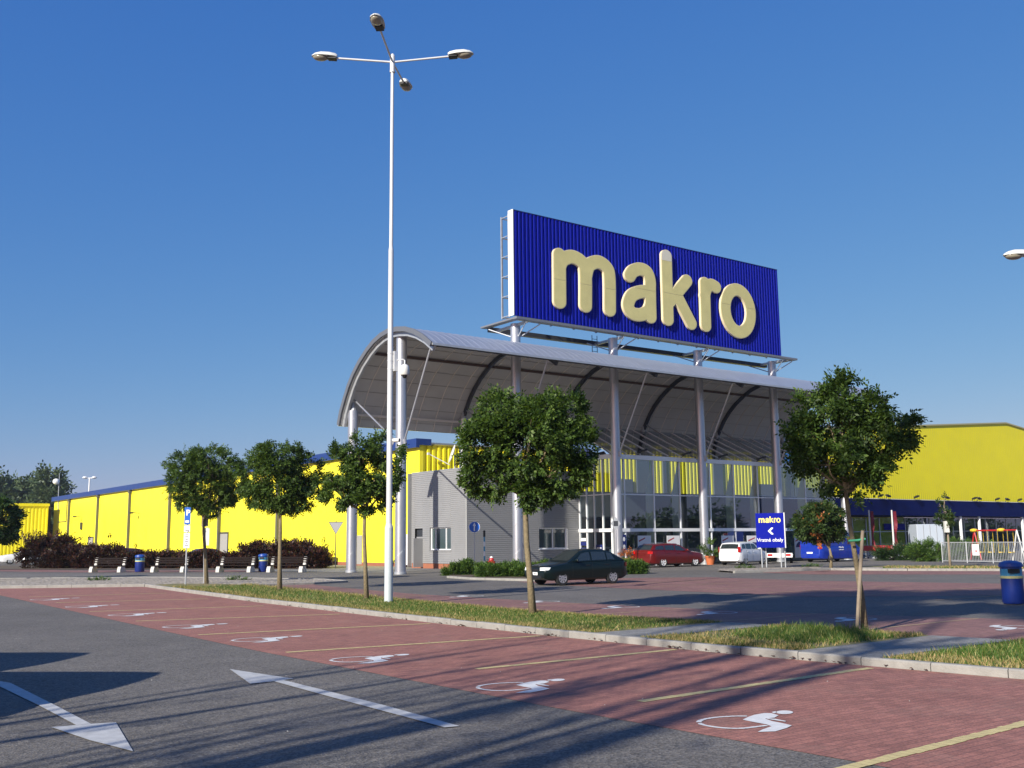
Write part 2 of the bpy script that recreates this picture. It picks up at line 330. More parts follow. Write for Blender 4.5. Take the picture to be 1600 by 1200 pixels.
def tag(o, label, cat, group=None):
    o['label'] = label; o['category'] = cat
    if group: o['group'] = group
    return o
def thing(name, label, cat, loc=(0, 0, 0), rz=0.0, group=None):
    o = bpy.data.objects.new(name, None); COL.objects.link(o); o.location = [float(c) for c in loc]; o.rotation_euler = (0, 0, rz)
    o.empty_display_size = 0.3
    return tag(o, label, cat, group)
class T:
    """a thing built in world coordinates; its parts are stored relative to its base"""
    def __init__(s, name, label, cat, loc, group=None):
        s.loc = np.array([float(c) for c in loc]); s.root = thing(name, label, cat, loc, 0, group)
    def part(s, name, mb, m, smooth=False, parent=None, label=None, bevel=0):
        o = obj(name, mb, m, parent or s.root, smooth, s.loc, bevel)
        if label: o['label'] = label
        return o
def single(name, mb, m, label, cat, loc, group=None, smooth=False, bevel=0):
    o = obj(name, mb, m, None, smooth, loc, bevel); o.location = [float(c) for c in loc]; return tag(o, label, cat, group)
def struct(name, mb, m, smooth=False):
    o = obj(name, mb, m, None, smooth); o['kind'] = 'structure'; return o
def stuff(name, o, label=None):
    o['kind'] = 'stuff'; return o
def dup(root, loc, rz=None, label=None, group=None, scale=None):
    r = root.copy(); COL.objects.link(r); r.location = [float(c) for c in loc]
    if rz is not None: r.rotation_euler = (0, 0, rz)
    if scale: r.scale = (scale,)*3
    if label: r['label'] = label
    if group: r['group'] = group
    for ch in list(root.children):
        c = ch.copy(); COL.objects.link(c); c.parent = r
        for g in list(ch.children):
            d = g.copy(); COL.objects.link(d); d.parent = c
    return r

def text_mesh(s, size, m, name, parent, mw, extrude=0.004, align='CENTER', bold=0.0):
    cu = bpy.data.curves.new(name, 'FONT'); cu.body = s; cu.size = size; cu.extrude = extrude; cu.align_x = align; cu.align_y = 'CENTER'; cu.offset = bold; cu.resolution_u = 3
    t = bpy.data.objects.new('tmp', cu); COL.objects.link(t)
    dg = bpy.context.evaluated_depsgraph_get(); me = bpy.data.meshes.new_from_object(t.evaluated_get(dg)); bpy.data.objects.remove(t)
    me.name = name; me.materials.clear(); me.materials.append(m); me.transform(mw)
    return link_mesh(name, me, parent)

def frame_mat(origin, xdir, zdir):
    """matrix taking text-plane x,y to world xdir,zdir"""
    x = Vector(xdir).normalized(); z = Vector(zdir).normalized(); n = x.cross(z)
    return Matrix(((x[0], z[0], n[0], origin[0]), (x[1], z[1], n[1], origin[1]), (x[2], z[2], n[2], origin[2]), (0, 0, 0, 1)))

def curve_fill(loops, m, name, parent, mw, extrude):
    cu = bpy.data.curves.new(name, 'CURVE'); cu.dimensions = '2D'; cu.fill_mode = 'BOTH'; cu.extrude = extrude
    for lp in loops:
        sp = cu.splines.new('POLY'); sp.points.add(len(lp)-1)
        for i, (a, b) in enumerate(lp): sp.points[i].co = (a, b, 0, 1)
        sp.use_cyclic_u = True
    t = bpy.data.objects.new('tmp', cu); COL.objects.link(t)
    dg = bpy.context.evaluated_depsgraph_get(); me = bpy.data.meshes.new_from_object(t.evaluated_get(dg)); bpy.data.objects.remove(t)
    me.name = name; me.materials.clear(); me.materials.append(m); me.transform(mw)
    return link_mesh(name, me, parent)

# ------------------------------------------------------------------ foliage
def leaf_mesh(name, pts, dirs, length, leaflets, lw, m, parent=None, origin=(0, 0, 0), seed=0, droop=0.35):
    """sprigs: a stem line of leaflet pairs"""
    r = np.random.default_rng(seed); n = len(pts); P = np.array(pts)-np.array(origin); D = np.array(dirs, float)
    D = D+r.normal(0, 0.45, D.shape); D[:, 2] -= droop; D /= np.linalg.norm(D, axis=1)[:, None]
    Nn = r.normal(0, 1, D.shape); Nn[:, 2] = np.abs(Nn[:, 2])+0.5; Nn -= D*(Nn*D).sum(1)[:, None]; Nn /= np.linalg.norm(Nn, axis=1)[:, None]
    S = np.cross(D, Nn); Ls = length*r.uniform(0.65, 1.25, n)
    V = []
    k = leaflets
    for j in range(k):
        t = 0.15+0.85*j/(k-1) if k > 1 else 0
        sgn = (1 if j % 2 else -1) if j < k-1 else 0
        base = P+D*(Ls*t)[:, None]
        ld = S*sgn*0.95+D*(0.45 if sgn else 1.0)+Nn*r.normal(0, 0.25, (n, 1)); ld /= np.linalg.norm(ld, axis=1)[:, None]
        w = np.cross(ld, Nn+r.normal(0, 0.3, D.shape)); w /= np.linalg.norm(w, axis=1)[:, None]
        ll = (lw*2.0*r.uniform(0.8, 1.2, n))[:, None]; ww = (lw*0.5*r.uniform(0.8, 1.2, n))[:, None]
        V.append(np.stack([base, base+ld*ll*0.5+w*ww, base+ld*ll, base+ld*ll*0.5-w*ww], 1))
    V = np.concatenate(V, 0).reshape(-1, 3); nq = len(V)//4
    me = bpy.data.meshes.new(name); me.vertices.add(len(V)); me.vertices.foreach_set('co', V.ravel())
    me.loops.add(nq*4); me.polygons.add(nq); me.loops.foreach_set('vertex_index', np.arange(nq*4))
    me.polygons.foreach_set('loop_start', np.arange(nq)*4); me.polygons.foreach_set('loop_total', np.full(nq, 4)); me.update(); me.validate()
    return link_mesh(name, me, parent, m)

def shell_points(lobes, n, seed, inner=0.45, flat=1.0):
    """lobes: (centre, (rx,ry,rz)); points in the outer shells of the lobes with clumps and gaps"""
    r = np.random.default_rng(seed); pts = []; dirs = []
    vol = np.array([l[1][0]*l[1][1]*l[1][2] for l in lobes])**0.67; share = vol/vol.sum()
    for (c, R), sh in zip(lobes, share):
        k = max(3, int(n*sh)); c = np.array(c); R = np.array(R)
        ncl = max(6, k//22); cd = r.normal(0, 1, (ncl, 3)); cd /= np.linalg.norm(cd, axis=1)[:, None]
        cr = r.uniform(inner, 1.0, ncl)**0.6
        idx = (ncl*r.uniform(0, 1, k)**1.25).astype(int)
        u = cd[idx]*cr[idx][:, None]+r.normal(0, 0.145, (k, 3))
        L = np.linalg.norm(u, axis=1); keep = L < 1.16
        u = u[keep]; pts.append(c+u*R); d = u*R; d /= np.maximum(np.linalg.norm(d, axis=1)[:, None], 1e-6); dirs.append(d)
    return np.concatenate(pts), np.concatenate(dirs)

def px_lobes(base, lobes, depth=1.0, seed=0):
    r = random.Random(seed); P = np.array(base, float); out = []
    h = np.array([FWD[0], FWD[1], 0]); h /= np.linalg.norm(h)
    for (x, y, rx, ry) in lobes:
        c = AT(x, y, P); dist = (c-EYE) @ FWD; rr = rx/FPX*dist; rz = ry/FPX*dist
        off = r.uniform(-0.35, 0.35)*rr*depth
        out.append((c+h*off, (rr, rr*depth, rz)))
    return out

def limb_tree(mb, top, lobes, r0, seed, twig=3):
    r = random.Random(seed); top = np.array(top)
    for c, R in lobes:
        c = np.array(c)
        mid = top*0.45+c*0.55+np.array([r.uniform(-.1, .1), r.uniform(-.1, .1), -0.12*R[2]])
        mb.tube([top-np.array([0, 0, 0.05]), mid, c], [r0*0.6, r0*0.33, r0*0.16], 6, False)
        for _ in range(twig):
            e = c+np.array([r.uniform(-.75, .75)*R[0], r.uniform(-.75, .75)*R[1], r.uniform(-.6, .8)*R[2]])
            mb.tube([mid*0.5+c*0.5, (mid+e)/2+np.array([0, 0, .05]), e], [r0*0.2, r0*0.13, r0*0.06], 5, False)

def make_tree(name, label, cat, base, trunk_px, lobes_px, n, seed, r0=0.07, leafmat=None, length=0.2, lw=0.05, leaflets=9, group=None, bark=None, inner=0.45, depth=1.0, twig=3, droop=0.35):
    t = T(name, label, cat, base, group)
    tp = [AT(x, y, base) for x, y in trunk_px]; tp[0] = np.array([base[0], base[1], -0.05])
    mb = MB(); k = len(tp); mb.tube(tp, [r0*(1.25 if i == 0 else 1.0-0.35*i/(k-1)) for i in range(k)], 10, True)
    lobes = px_lobes(base, lobes_px, depth, seed)
    limb_tree(mb, tp[-1], lobes, r0, seed, twig)
    t.part('trunk', mb, bark or M_BARK, smooth=True)
    p, d = shell_points(lobes, n, seed, inner)
    leaf_mesh('crown', p, d, length, leaflets, lw, leafmat or M_LEAF, t.root, t.loc, seed, droop)
    return t

# ------------------------------------------------------------------ ground
def poly(name, pts, z, m, kind='structure'):
    mb = MB(); mb.add([(p[0], p[1], z) for p in pts], [tuple(range(len(pts)))])
    me_o = obj(name, mb, m); me_o['kind'] = kind
    bm = bmesh.new(); bm.from_mesh(me_o.data); bmesh.ops.triangulate(bm, faces=bm.faces[:])
    for f in bm.faces:
        if f.normal.z < 0: f.normal_flip()
    bm.to_mesh(me_o.data); bm.free(); return me_o
def strip(name, left, right, z, m):
    """sheet between two polylines of equal count"""
    mb = MB(); n = len(left); mb.add([(p[0], p[1], z) for p in left]+[(p[0], p[1], z) for p in right], [(i, i+1, n+i+1, n+i) for i in range(n-1)])
    o = struct(name, mb, m); bm = bmesh.new(); bm.from_mesh(o.data)
    for f in bm.faces:
        f.normal_update()
        if f.normal.z < 0: f.normal_flip()
    bm.to_mesh(o.data); bm.free(); return o

mbg = MB(); mbg.add([(-1500, -1500, 0), (2500, -1500, 0), (2500, 2500, 0), (-1500, 2500, 0)], [(0, 1, 2, 3)]); struct('ground', mbg, M_ASPH)
# near row of red bays
BOUND = [(7.5, -3), (7.4, 5), (7.25, 8.6), (7.18, 16.9), (7.25, 20.3), (7.9, 42), (8.3, 49.3)]
KERB = [(13.6, -3), (13.35, 5.0), (13.1, 6.85), (12.62, 11.2), (12.5, 15), (12.53, 18.8), (12.7, 24), (12.95, 30.5), (13.5, 38), (14.1, 45.1)]
def interp(pl, ys): 
    return [(float(np.interp(y, [p[1] for p in pl], [p[0] for p in pl])), y) for y in ys]
ys = list(np.linspace(-3, 45.1, 60))
strip('red_parking_bays', interp(BOUND, ys), interp(KERB, ys), 0.004, M_RED)
poly('red_parking_bays', [interp(BOUND, [45.1])[0], (14.1, 45.1), (9.3, 49.0), (8.25, 49.0)], 0.0045, M_RED)
# second row of red bays behind the island
ISL2 = [(18.2, -3), (17.3, 8), (16.9, 10.4), (16.6, 15), (16.0, 18), (15.9, 21), (16.2, 26), (16.8, 33), (17.2, 38.6), (17.5, 41.5)]
ROW2 = [(25, -3), (23.2, 8), (22.3, 11.5), (20.2, 17.1), (19.8, 20.3), (19.2, 24.6), (18.9, 30.9), (19.4, 36), (19.8, 40), (20.2, 41.5)]
ys2 = list(np.linspace(-3, 41.5, 50))
strip('red_parking_bays', interp(ISL2, ys2), interp(ROW2, ys2), 0.004, M_RED2)
# far row and strips
poly('red_parking_bays', [(27.5, 36.5), (26.6, 32.5), (26.3, 26), (26.4, 20), (30.6, 16.6), (33, 0), (42, 0), (38.2, 20.3), (36.0, 27.4), (36.5, 33.5), (32.4, 36.8)], 0.004, M_RED2)
poly('red_paving_strip', [(42.8, 35.5), (42.2, 32), (44.4, 28.7), (47.0, 24.9), (52, 10), (57, 10), (51.7, 27.8), (49.7, 31.0), (48.5, 35.0), (48.2, 37.0), (43.2, 35.9)], 0.004, M_RED2)
# lighter forecourt of worn asphalt in front of the hall and the access road on the left
poly('forecourt', [(29, 48.0), (30, 51.5), (36.2, 61), (36.8, 54.3), (46.3, 54.3), (46.3, 50.8), (71, 50.8), (80, 56), (140, 50), (140, 30), (75, 32), (66, 38), (55, 41), (44, 41.5), (33, 41), (28.5, 43)], 0.004, M_ASPH2)
poly('road', [(9, 62.5), (11.9, 62.0), (17.9, 56.6), (22.6, 50.6), (24.5, 49), (30, 50.8), (30, 52.6), (24.6, 58.9), (19.3, 64.9), (14.3, 75), (9, 90), (-60, 200), (-80, 190), (-20, 90)], 0.004, M_ASPH2)
poly('red_paving_strip', [G(0, 893), G(120, 894.5), G(560, 893.5), G(600, 892), G(560, 890.6), G(120, 891.5), G(0, 889)], 0.008, M_RED2)

# kerbs
def kerb(name, pts, h=0.12, w=0.15, joint=1.0, z0=0.0):
    mb = MB(); mj = MB(); acc = 0
    P = [np.array([p[0], p[1], 0.0]) for p in pts]
    segs = []
    for a, b in zip(P[:-1], P[1:]):
        L = np.linalg.norm(b-a); k = max(1, int(round(L/joint)))
        for i in range(k): segs.append((a+(b-a)*i/k, a+(b-a)*(i+1)/k))
    for a, b in segs:
        d = (b-a)/np.linalg.norm(b-a); n = np.array([-d[1], d[0], 0])*w/2; g = d*0.006
        dz = random.uniform(-0.006, 0.006); hh = h+dz; c = 0.02
        q = [a+g-n, b-g-n, b-g+n, a+g+n]
        ci = n/np.linalg.norm(n)*c
        vs = [x+np.array([0, 0, z0]) for x in q]+[x+np.array([0, 0, z0+hh-c]) for x in q]+[q[0]+ci+np.array([0, 0, z0+hh]), q[1]+ci+np.array([0, 0, z0+hh]), q[2]-ci+np.array([0, 0, z0+hh]), q[3]-ci+np.array([0, 0, z0+hh])]
        mb.add(vs, [(0, 1, 5, 4), (1, 2, 6, 5), (2, 3, 7, 6), (3, 0, 4, 7), (4, 5, 9, 8), (5, 6, 10, 9), (6, 7, 11, 10), (7, 4, 8, 11), (8, 9, 10, 11)])
    o = struct(name, mb, M_KERB); return o
ke = interp(KERB, list(np.linspace(-3, 45.1, 49)))
kerb('kerb', [(x+0.085, y) for x, y in ke])
kerb('kerb', [(x-0.08, y) for x, y in interp(ISL2, list(np.linspace(-3, 41.3, 45)))], h=0.07, w=0.1)
kerb('kerb', [(14.15, 45.2), (11.6, 46.9), (9.1, 48.6), (4.0, 52.0), (-8, 60)], h=0.13)
# island top
def island(name, ya, yb, m, z):
    yy = list(np.linspace(ya, yb, max(3, int((yb-ya)*2))))
    L = [(x+0.16, y) for x, y in interp(KERB, yy)]; R = [(x-0.13, y) for x, y in interp(ISL2, [min(y, 41.5) for y in yy])]
    R = [(r[0], y) for r, y in zip(R, yy)]
    return strip(name, L, R, z, m)
island('turf', 14.7, 41.2, M_TURF, 0.085); island('turf', 10.3, 13.5, M_TURF, 0.085); island('turf', -3, 8.95, M_TURF, 0.085)
island('footpath', 13.5, 14.7, M_PATH, 0.09); island('footpath', 8.95, 10.3, M_PATH, 0.09)
poly('turf', [(13.75, 41.2), (17.35, 41.2), (16.7, 43.6), (15.6, 45.2), (14.25, 45.0)], 0.085, M_TURF)
# gravel bed at the end of the bays
poly('gravel', [(14.25, 45.05), (15.6, 45.25), (16.8, 43.6), (17.5, 41.6), (20.2, 41.6), (22.2, 42.3), (22.4, 44.9), (20.4, 50.5), (17.5, 55.8), (11.3, 60.8), (0, 68), (-8, 60.1), (4, 52.1), (9.1, 48.7)], 0.07, M_GRAVEL)
kerb('kerb', [(17.5, 41.55), (20.2, 41.5), (22.2, 42.2), (22.5, 44.9), (20.5, 50.6), (17.5, 56.0), (11.3, 61.0), (0, 68.2)], h=0.1, w=0.12)
# soil bed of the dark red hedge
BED = [G(-60, 891), G(60, 890.2), G(500, 889.6), G(512, 886.5), G(60, 884), G(-60, 884)]
poly('soil_bed', BED, 0.03, mat('soil', (0.10, 0.075, 0.05), 0.95, var=0.3, vscale=2))
# gravel island under the blue direction sign and verge to its right
GI = [(42.7, 38.6), (41.5, 36.3), (48.1, 35.3), (49.3, 31.4), (51.3, 28.2), (56, 14), (62, 14), (57, 31), (54.5, 36.5), (49, 39.2), (45, 40.6)]
poly('gravel', GI[:4]+[(52.5, 33.5), (51.5, 37.9), (49, 39.1), (45, 40.5)], 0.08, M_GRAVEL)
poly('turf', [(49.35, 31.4), (51.35, 28.2), (56, 14), (62, 14), (58.2, 31), (55, 36.8), (51.6, 37.8), (52.6, 33.5)], 0.075, M_TURF)
kerb('kerb', [(41.4, 36.3), (48.0, 35.2), (49.2, 31.3), (51.2, 28.1), (55.9, 14)], h=0.12, w=0.16)
# juniper bed
JB = [G(735, 905.5), G(838, 908.5), G(975, 898), G(1010, 893), G(985, 890), G(830, 893), G(705, 897), G(700, 903)]
poly('soil_bed', [p[:2] for p in JB], 0.05, MATS['soil'])
kerb('kerb', [JB[7][:2], JB[0][:2], JB[1][:2], JB[2][:2], JB[3][:2]], h=0.1, w=0.14)
# pavement along the warehouse
poly('pavement', [(30.4, 53.0), (36.95, 57.0), (38.3, 62.2), (38.4, 175), (33, 175), (27.5, 80), (27, 62)], 0.012, M_PATH)

# painted lines
BAYLINES = [((1300, 1208), (1660, 1116)), ((1000, 1097), (1360, 1044.4)), ((745, 1046), (1056, 1015.5)), ((447, 1020), (844, 994)), ((310, 992.5), (672, 974.7)),
            ((212, 971), (531, 960)), ((140, 956), (412, 947)), ((87, 942), (325, 936)), ((45, 933), (260, 927))]
mb = MB()
def line_strip(mb, a, b, w, z):
    a = np.array(a[:2]); b = np.array(b[:2]); d = (b-a)/np.linalg.norm(b-a); n = np.array([-d[1], d[0]])*w/2
    L = np.linalg.norm(b-a); k = max(1, int(L/0.1)); r = random.Random(5)
    for i in range(k):                                   # laid in short yellow blocks, slightly out of line
        p = a+(b-a)*i/k; q = a+(b-a)*(i+0.96)/k; j = n*r.uniform(-0.14, 0.14)
        mb.add([(*(p-n+j), z), (*(q-n+j), z), (*(q+n+j), z), (*(p+n+j), z)], [(0, 1, 2, 3)])
for i, (a, b) in enumerate(BAYLINES): line_strip(mb, G(*a), G(*b), 0.13, 0.009)
struct('bay_lines', mb, M_YELPAINT)
mb = MB()
for y in (9.0, 12.3, 15.6, 19.1, 22.7, 26.3, 30, 33.8):
    a = interp(ISL2, [y])[0]; b = interp(ROW2, [y])[0]; line_strip(mb, (a[0]+.1, y), (b[0]-.1, y), 0.1, 0.009)
for y in (16.5, 19.5, 22.5, 25.5, 28.5, 31.3, 34.2): line_strip(mb, (27.2, y), (35, y-0.2), 0.1, 0.009)
struct('bay_lines', mb, mat('faded_line', (0.36, 0.25, 0.15), 0.8))

# wheelchair symbols
def ZS(x, y): p = G(1060+x/7.2727, 1080+y/7.2727); return np.array([p[0], p[1]])
SYM0 = ZS(700, 350)
def symbol_mb(origin, z=0.0):
    mb = MB(); jr = random.Random(3)
    def P(x, y): return ZS(x, y)-origin
    def stroke(pts, w):
        pts = [P(*p) for p in pts]; dense = []
        for a, b in zip(pts[:-1], pts[1:]):
            for i in range(4): dense.append(a+(b-a)*i/4)
        dense.append(pts[-1]); N = []
        for i in range(len(dense)):
            d = dense[min(i+1, len(dense)-1)]-dense[max(i-1, 0)]; d /= np.linalg.norm(d); N.append(np.array([-d[1], d[0]])*w/2*jr.uniform(0.8, 1.15))
        vs = [(*(p-n), z) for p, n in zip(dense, N)]+[(*(p+n), z) for p, n in zip(dense, N)]; k = len(dense)
        mb.add(vs, [(i, i+1, k+i+1, k+i) for i in range(k-1)])
    stroke([(780, 293), (690, 293), (600, 295), (520, 300), (440, 306), (370, 315), (310, 325), (262, 338), (235, 352), (232, 364)], 0.05)
    stroke([(240, 374), (262, 387), (310, 400), (370, 411), (440, 421), (520, 429), (600, 433), (690, 434), (770, 429), (850, 419), (930, 409), (1005, 400)], 0.05)
    body = [(730, 335), (790, 305), (860, 280), (980, 258), (1060, 262), (1140, 285), (1090, 312), (985, 322), (1060, 350), (1170, 372), (1290, 400), (1230, 430), (1100, 468), (900, 475), (960, 445), (1060, 410), (1000, 388), (860, 362)]
    mb.add([(*P(*p), z) for p in body], [tuple(range(len(body)))])
    head = [(1205+100*math.cos(t), 250+21*math.sin(t)) for t in np.linspace(0, 2*math.pi, 15)[:-1]]
    mb.add([(*P(*p), z) for p in head], [tuple(range(len(head)))])
    mb.add([(*P(*p), z) for p in [(1060, 248), (1100, 238), (1120, 244), (1115, 258), (1085, 262)]], [(0, 1, 2, 3, 4)])
    mb.add([(*P(*p), z+0.001) for p in [(1000, 318), (1100, 326), (1222, 350), (1215, 358), (1090, 340), (1010, 326)]], [(0, 1, 2, 3, 4, 5)])
    me = bpy.data.meshes.new('wheelchair_symbol'); me.from_pydata(mb.v, [], mb.f); me.update()
    bm = bmesh.new(); bm.from_mesh(me); bmesh.ops.triangulate(bm, faces=bm.faces[:])
    for f in bm.faces:
        f.normal_update()
        if f.normal.z < 0: f.normal_flip()
    bm.to_mesh(me); bm.free(); return me
sym_me = symbol_mb(SYM0)
ords = ['nearest to the camera', 'second from the camera', 'third from the camera', 'fourth from the camera', 'fifth from the camera', 'sixth from the camera', 'seventh from the camera', 'farthest from the camera']
cen = [((1089, 1128), (1238, 1115)), ((748, 1073), (878, 1064)), ((521, 1031), (633, 1024)), ((368, 999), (466, 996)), ((260, 979), (349, 976)), ((175, 961), (253, 958)), ((107, 948), (180, 946)), ((50, 937), (120, 935))]
base_mid = (G(1089, 1128)+G(1238, 1115))/2
for i, (a, b) in enumerate(cen):
    o = link_mesh('wheelchair_symbol', sym_me, None, M_WHITEPAINT); mid = (G(*a)+G(*b))/2
    o.location = (SYM0[0]+mid[0]-base_mid[0], SYM0[1]+mid[1]-base_mid[1], 0.010); s = 1+0.03*i; o.scale = (s, s, 1)
    tag(o, 'white wheelchair symbol painted in the front red bays, '+ords[i], 'marking', 'wheelchair symbols in the front row of red bays')
for i, (px, py) in enumerate([(1590, 981), (1340, 968), (1125, 958), (975, 949), (852, 940.5), (735, 932)]):
    o = link_mesh('wheelchair_symbol', sym_me, None, M_WHITEPAINT); p = G(px, py); o.location = (p[0], p[1], 0.010); o.rotation_euler = (0, 0, math.pi); 
    tag(o, 'white wheelchair symbol beyond the grass island, '+['at the right frame edge', 'behind the staked tree', 'in front of the large shadow', 'right of the leaning tree trunk', 'by the leaning tree trunk', 'farthest left near the lamp post'][i], 'marking', 'wheelchair symbols in the row beyond the island')
# direction arrows
def flat(name, px_polys, label, z=0.010):
    c = G(*px_polys[0][0]); mb = MB()
    for pl in px_polys:
        v = [G(*p) for p in pl]; mb.add([(p[0], p[1], z) for p in v], [tuple(range(len(v)))])
    o = single(name, mb, mat('worn_white', (0.44, 0.445, 0.44), 0.8, var=0.22, vscale=7), label, 'marking', (c[0], c[1], 0)); bm = bmesh.new(); bm.from_mesh(o.data)
    bmesh.ops.triangulate(bm, faces=bm.faces[:])
    for f in bm.faces:
        f.normal_update()
        if f.normal.z < 0: f.normal_flip()
    bm.to_mesh(o.data); bm.free()
    return o
flat('road_arrow', [[(359, 1046.5), (391, 1069.5), (428, 1065.5), (443, 1063.6), (459, 1061.5)], [(428, 1065.6), (520, 1091), (695, 1138), (718, 1136), (600, 1103), (443, 1063.7)]], 'white painted arrow pointing away to the left, centre foreground')
flat('road_arrow', [[(208, 1175.5), (181, 1130), (142, 1132.5), (119, 1134.5), (80, 1137.5), (140, 1158)], [(119, 1134.3), (142, 1132.3), (88, 1104), (16, 1068), (-8, 1064), (-8, 1070), (60, 1103)]], 'white painted arrow with chipped head pointing towards the camera, left foreground')

# grass blades
def blades(name, areas, m, seed, h=(0.05, 0.16), w=0.012, label=None):
    """areas: list of (points Nx2, z, height factor)"""
    r = np.random.default_rng(seed); V = []
    for pts, z, hf in areas:
        n = len(pts); hgt = r.uniform(h[0], h[1], n)*hf; a = r.uniform(0, 2*math.pi, n); lean = r.normal(0, 0.45, (n, 2))*hgt[:, None]
        b = np.stack([pts[:, 0], pts[:, 1], np.full(n, z-0.01)], 1); side = np.stack([np.cos(a), np.sin(a), np.zeros(n)], 1)*w*r.uniform(.6, 1.4, n)[:, None]
        tip = b+np.stack([lean[:, 0], lean[:, 1], hgt], 1)
        V.append(np.stack([b-side, b+side, tip], 1))
    V = np.concatenate(V).reshape(-1, 3); nq = len(V)//3
    me = bpy.data.meshes.new(name); me.vertices.add(len(V)); me.vertices.foreach_set('co', V.ravel()); me.loops.add(nq*3); me.polygons.add(nq)
    me.loops.foreach_set('vertex_index', np.arange(nq*3)); me.polygons.foreach_set('loop_start', np.arange(nq)*3); me.polygons.foreach_set('loop_total', np.full(nq, 3)); me.update()
    o = link_mesh(name, me, None, m); o['kind'] = 'stuff'; o['label'] = label or name; return o
def scatter(ya, yb, dens, edge=0.18, seed=0, fr=(0.0, 1.0)):
    r = np.random.default_rng(seed); n = int((yb-ya)*4*dens); y = r.uniform(ya, yb, n)
    xa = np.interp(y, [p[1] for p in KERB], [p[0] for p in KERB])+edge; xb = np.interp(y, [p[1] for p in ISL2], [p[0] for p in ISL2])-edge+0.05
    t = r.uniform(fr[0], fr[1], n); return np.stack([xa+(xb-xa)*t, y], 1)
def patch(pts, c, rx, ry, power=1.0, rg=None):
    d = ((pts[:, 0]-c[0])/rx)**2+((pts[:, 1]-c[1])/ry)**2; return pts[rg.uniform(0, 1, len(pts)) > np.clip(d, 0, 1)**power]
rg = np.random.default_rng(5)
def ed(a, b, n, s_): return np.concatenate([scatter(a, b, n*.35, seed=s_), scatter(a, b, n*.45, seed=s_+50, fr=(0, .22)), scatter(a, b, n*.3, seed=s_+90, fr=(.85, 1.0))])
ar = [(ed(10.4, 13.4, 700, 1), 0.085, 0.6), (ed(1.0, 8.85, 500, 2), 0.085, 0.6), (ed(14.8, 20, 640, 3), 0.085, 0.5), (ed(20, 28, 400, 4), 0.085, 0.55), (ed(28, 41.5, 150, 5), 0.085, 0.8)]
blades('dry_grass', ar, M_BLADE, 21, w=0.009, label='short dry grass growing on the kerbed island')
g1 = scatter(10.5, 13.2, 900, seed=7, fr=(0.18, 0.85)); g1 = patch(g1, (15.4, 11.6), 1.6, 1.6, 1.5, rg)
g2 = scatter(2.0, 8.7, 700, seed=8, fr=(0.22, 0.95))
g3 = scatter(14.9, 26, 520, seed=9, fr=(0.14, 0.9)); g4 = scatter(26, 41, 240, seed=10, fr=(0.12, 0.92))
n1 = patch(scatter(10.6, 13.2, 420, seed=12, fr=(0.3, 0.98)), (16.4, 12.1), 1.0, 1.0, 1.0, rg)
blades('green_grass', [(g1, 0.085, 0.85), (g2, 0.085, 0.9), (g3, 0.085, 0.5), (g4, 0.085, 0.55), (n1, 0.085, 1.35)], M_BLADEG, 22, w=0.010, label='taller green grass in the middle of the island')
r5 = np.random.default_rng(31); vx = r5.uniform(0, 1, (5000, 2)); vy = np.stack([50.2+vx[:, 1]*6.5+vx[:, 0]*3.0, 33.5-vx[:, 1]*18+vx[:, 0]*1.5], 1)
blades('verge_grass', [(vy, 0.08, 1.0)], M_BLADE, 23, w=0.03, label='dry grass on the verge before the hedge')

# ------------------------------------------------------------------ warehouse (left)
def corrugated(x0, x1, z0, z1, y, pitch=0.3, depth=0.06, mb=None, axis='x'):
    """profiled sheet running along x, facing -y"""
    mb = mb or MB(); n = int(round(abs(x1-x0)/pitch)); xs = []
    for i in range(n):
        a = x0+(x1-x0)*i/n; p = (x1-x0)/n
        xs += [(a, 0), (a+p*0.40, 0), (a+p*0.50, depth), (a+p*0.90, depth)]
    xs.append((x1, 0)); k = len(xs)
    vs = [(x, y-d, z0) for x, d in xs]+[(x, y-d, z1) for x, d in xs]
    if axis == 'y': vs = [(yy, x, z) for x, yy, z in vs]
    mb.add(vs, [(i, i+1, k+i+1, k+i) for i in range(k-1)]); return mb
WX = 38.6; WY0 = 62.7; WY1 = 169.0; WTOP = 8.45
w = T('warehouse', 'long yellow warehouse with blue roof edge and dark downpipes', 'building', (WX, WY0, 0))
mb = MB(); mb.box(WX, WX+60, WY0+0.1, WY1, 0.25, WTOP); w.part('wall', mb, M_YEL)
mb = MB(); corrugated(WX, 80, 0.3, 8.62, WY0, 0.45, 0.10, mb); corrugated(50.5, 80, 8.74, 10.9, WY0, 0.45, 0.10, mb); w.part('profiled_wall', mb, M_YEL2)
mb = MB(); mb.box(WX-0.02, WX+0.3, WY0-0.12, WY0+0.1, 0.25, 8.62); w.part('corner_trim', mb, M_YEL)
mb = MB(); mb.box(WX-0.35, WX+60, WY0-0.2+0.35, WY1+0.3, WTOP, WTOP+0.08); mb.box(WX-0.38, WX-0.1, WY0-0.25, WY1+0.3, WTOP-0.02, WTOP+0.62); mb.box(WX-0.1, WX+0.9, WY0-0.25, WY0+0.1, WTOP+0.17, WTOP+0.62)
w.part('roof_edge', mb, M_BLUE_FASCIA)
mb = MB(); mb.box(WX+0.9, 50.5, WY0-0.16, WY0+0.12, 8.62, 8.72); w.part('coping', mb, mat('coping', (0.35, 0.3, 0.04), 0.5))
mb = MB(); mb.box(WX+0.3, WX+59.5, WY0+0.4, WY1, WTOP+0.1, WTOP+0.45); w.part('roof', mb, M_ROOFMET)
mb = MB(); mb.box(WX-0.03, WX+0.1, WY0, WY1, 0, 0.25); w.part('plinth', mb, M_BRICKBASE)
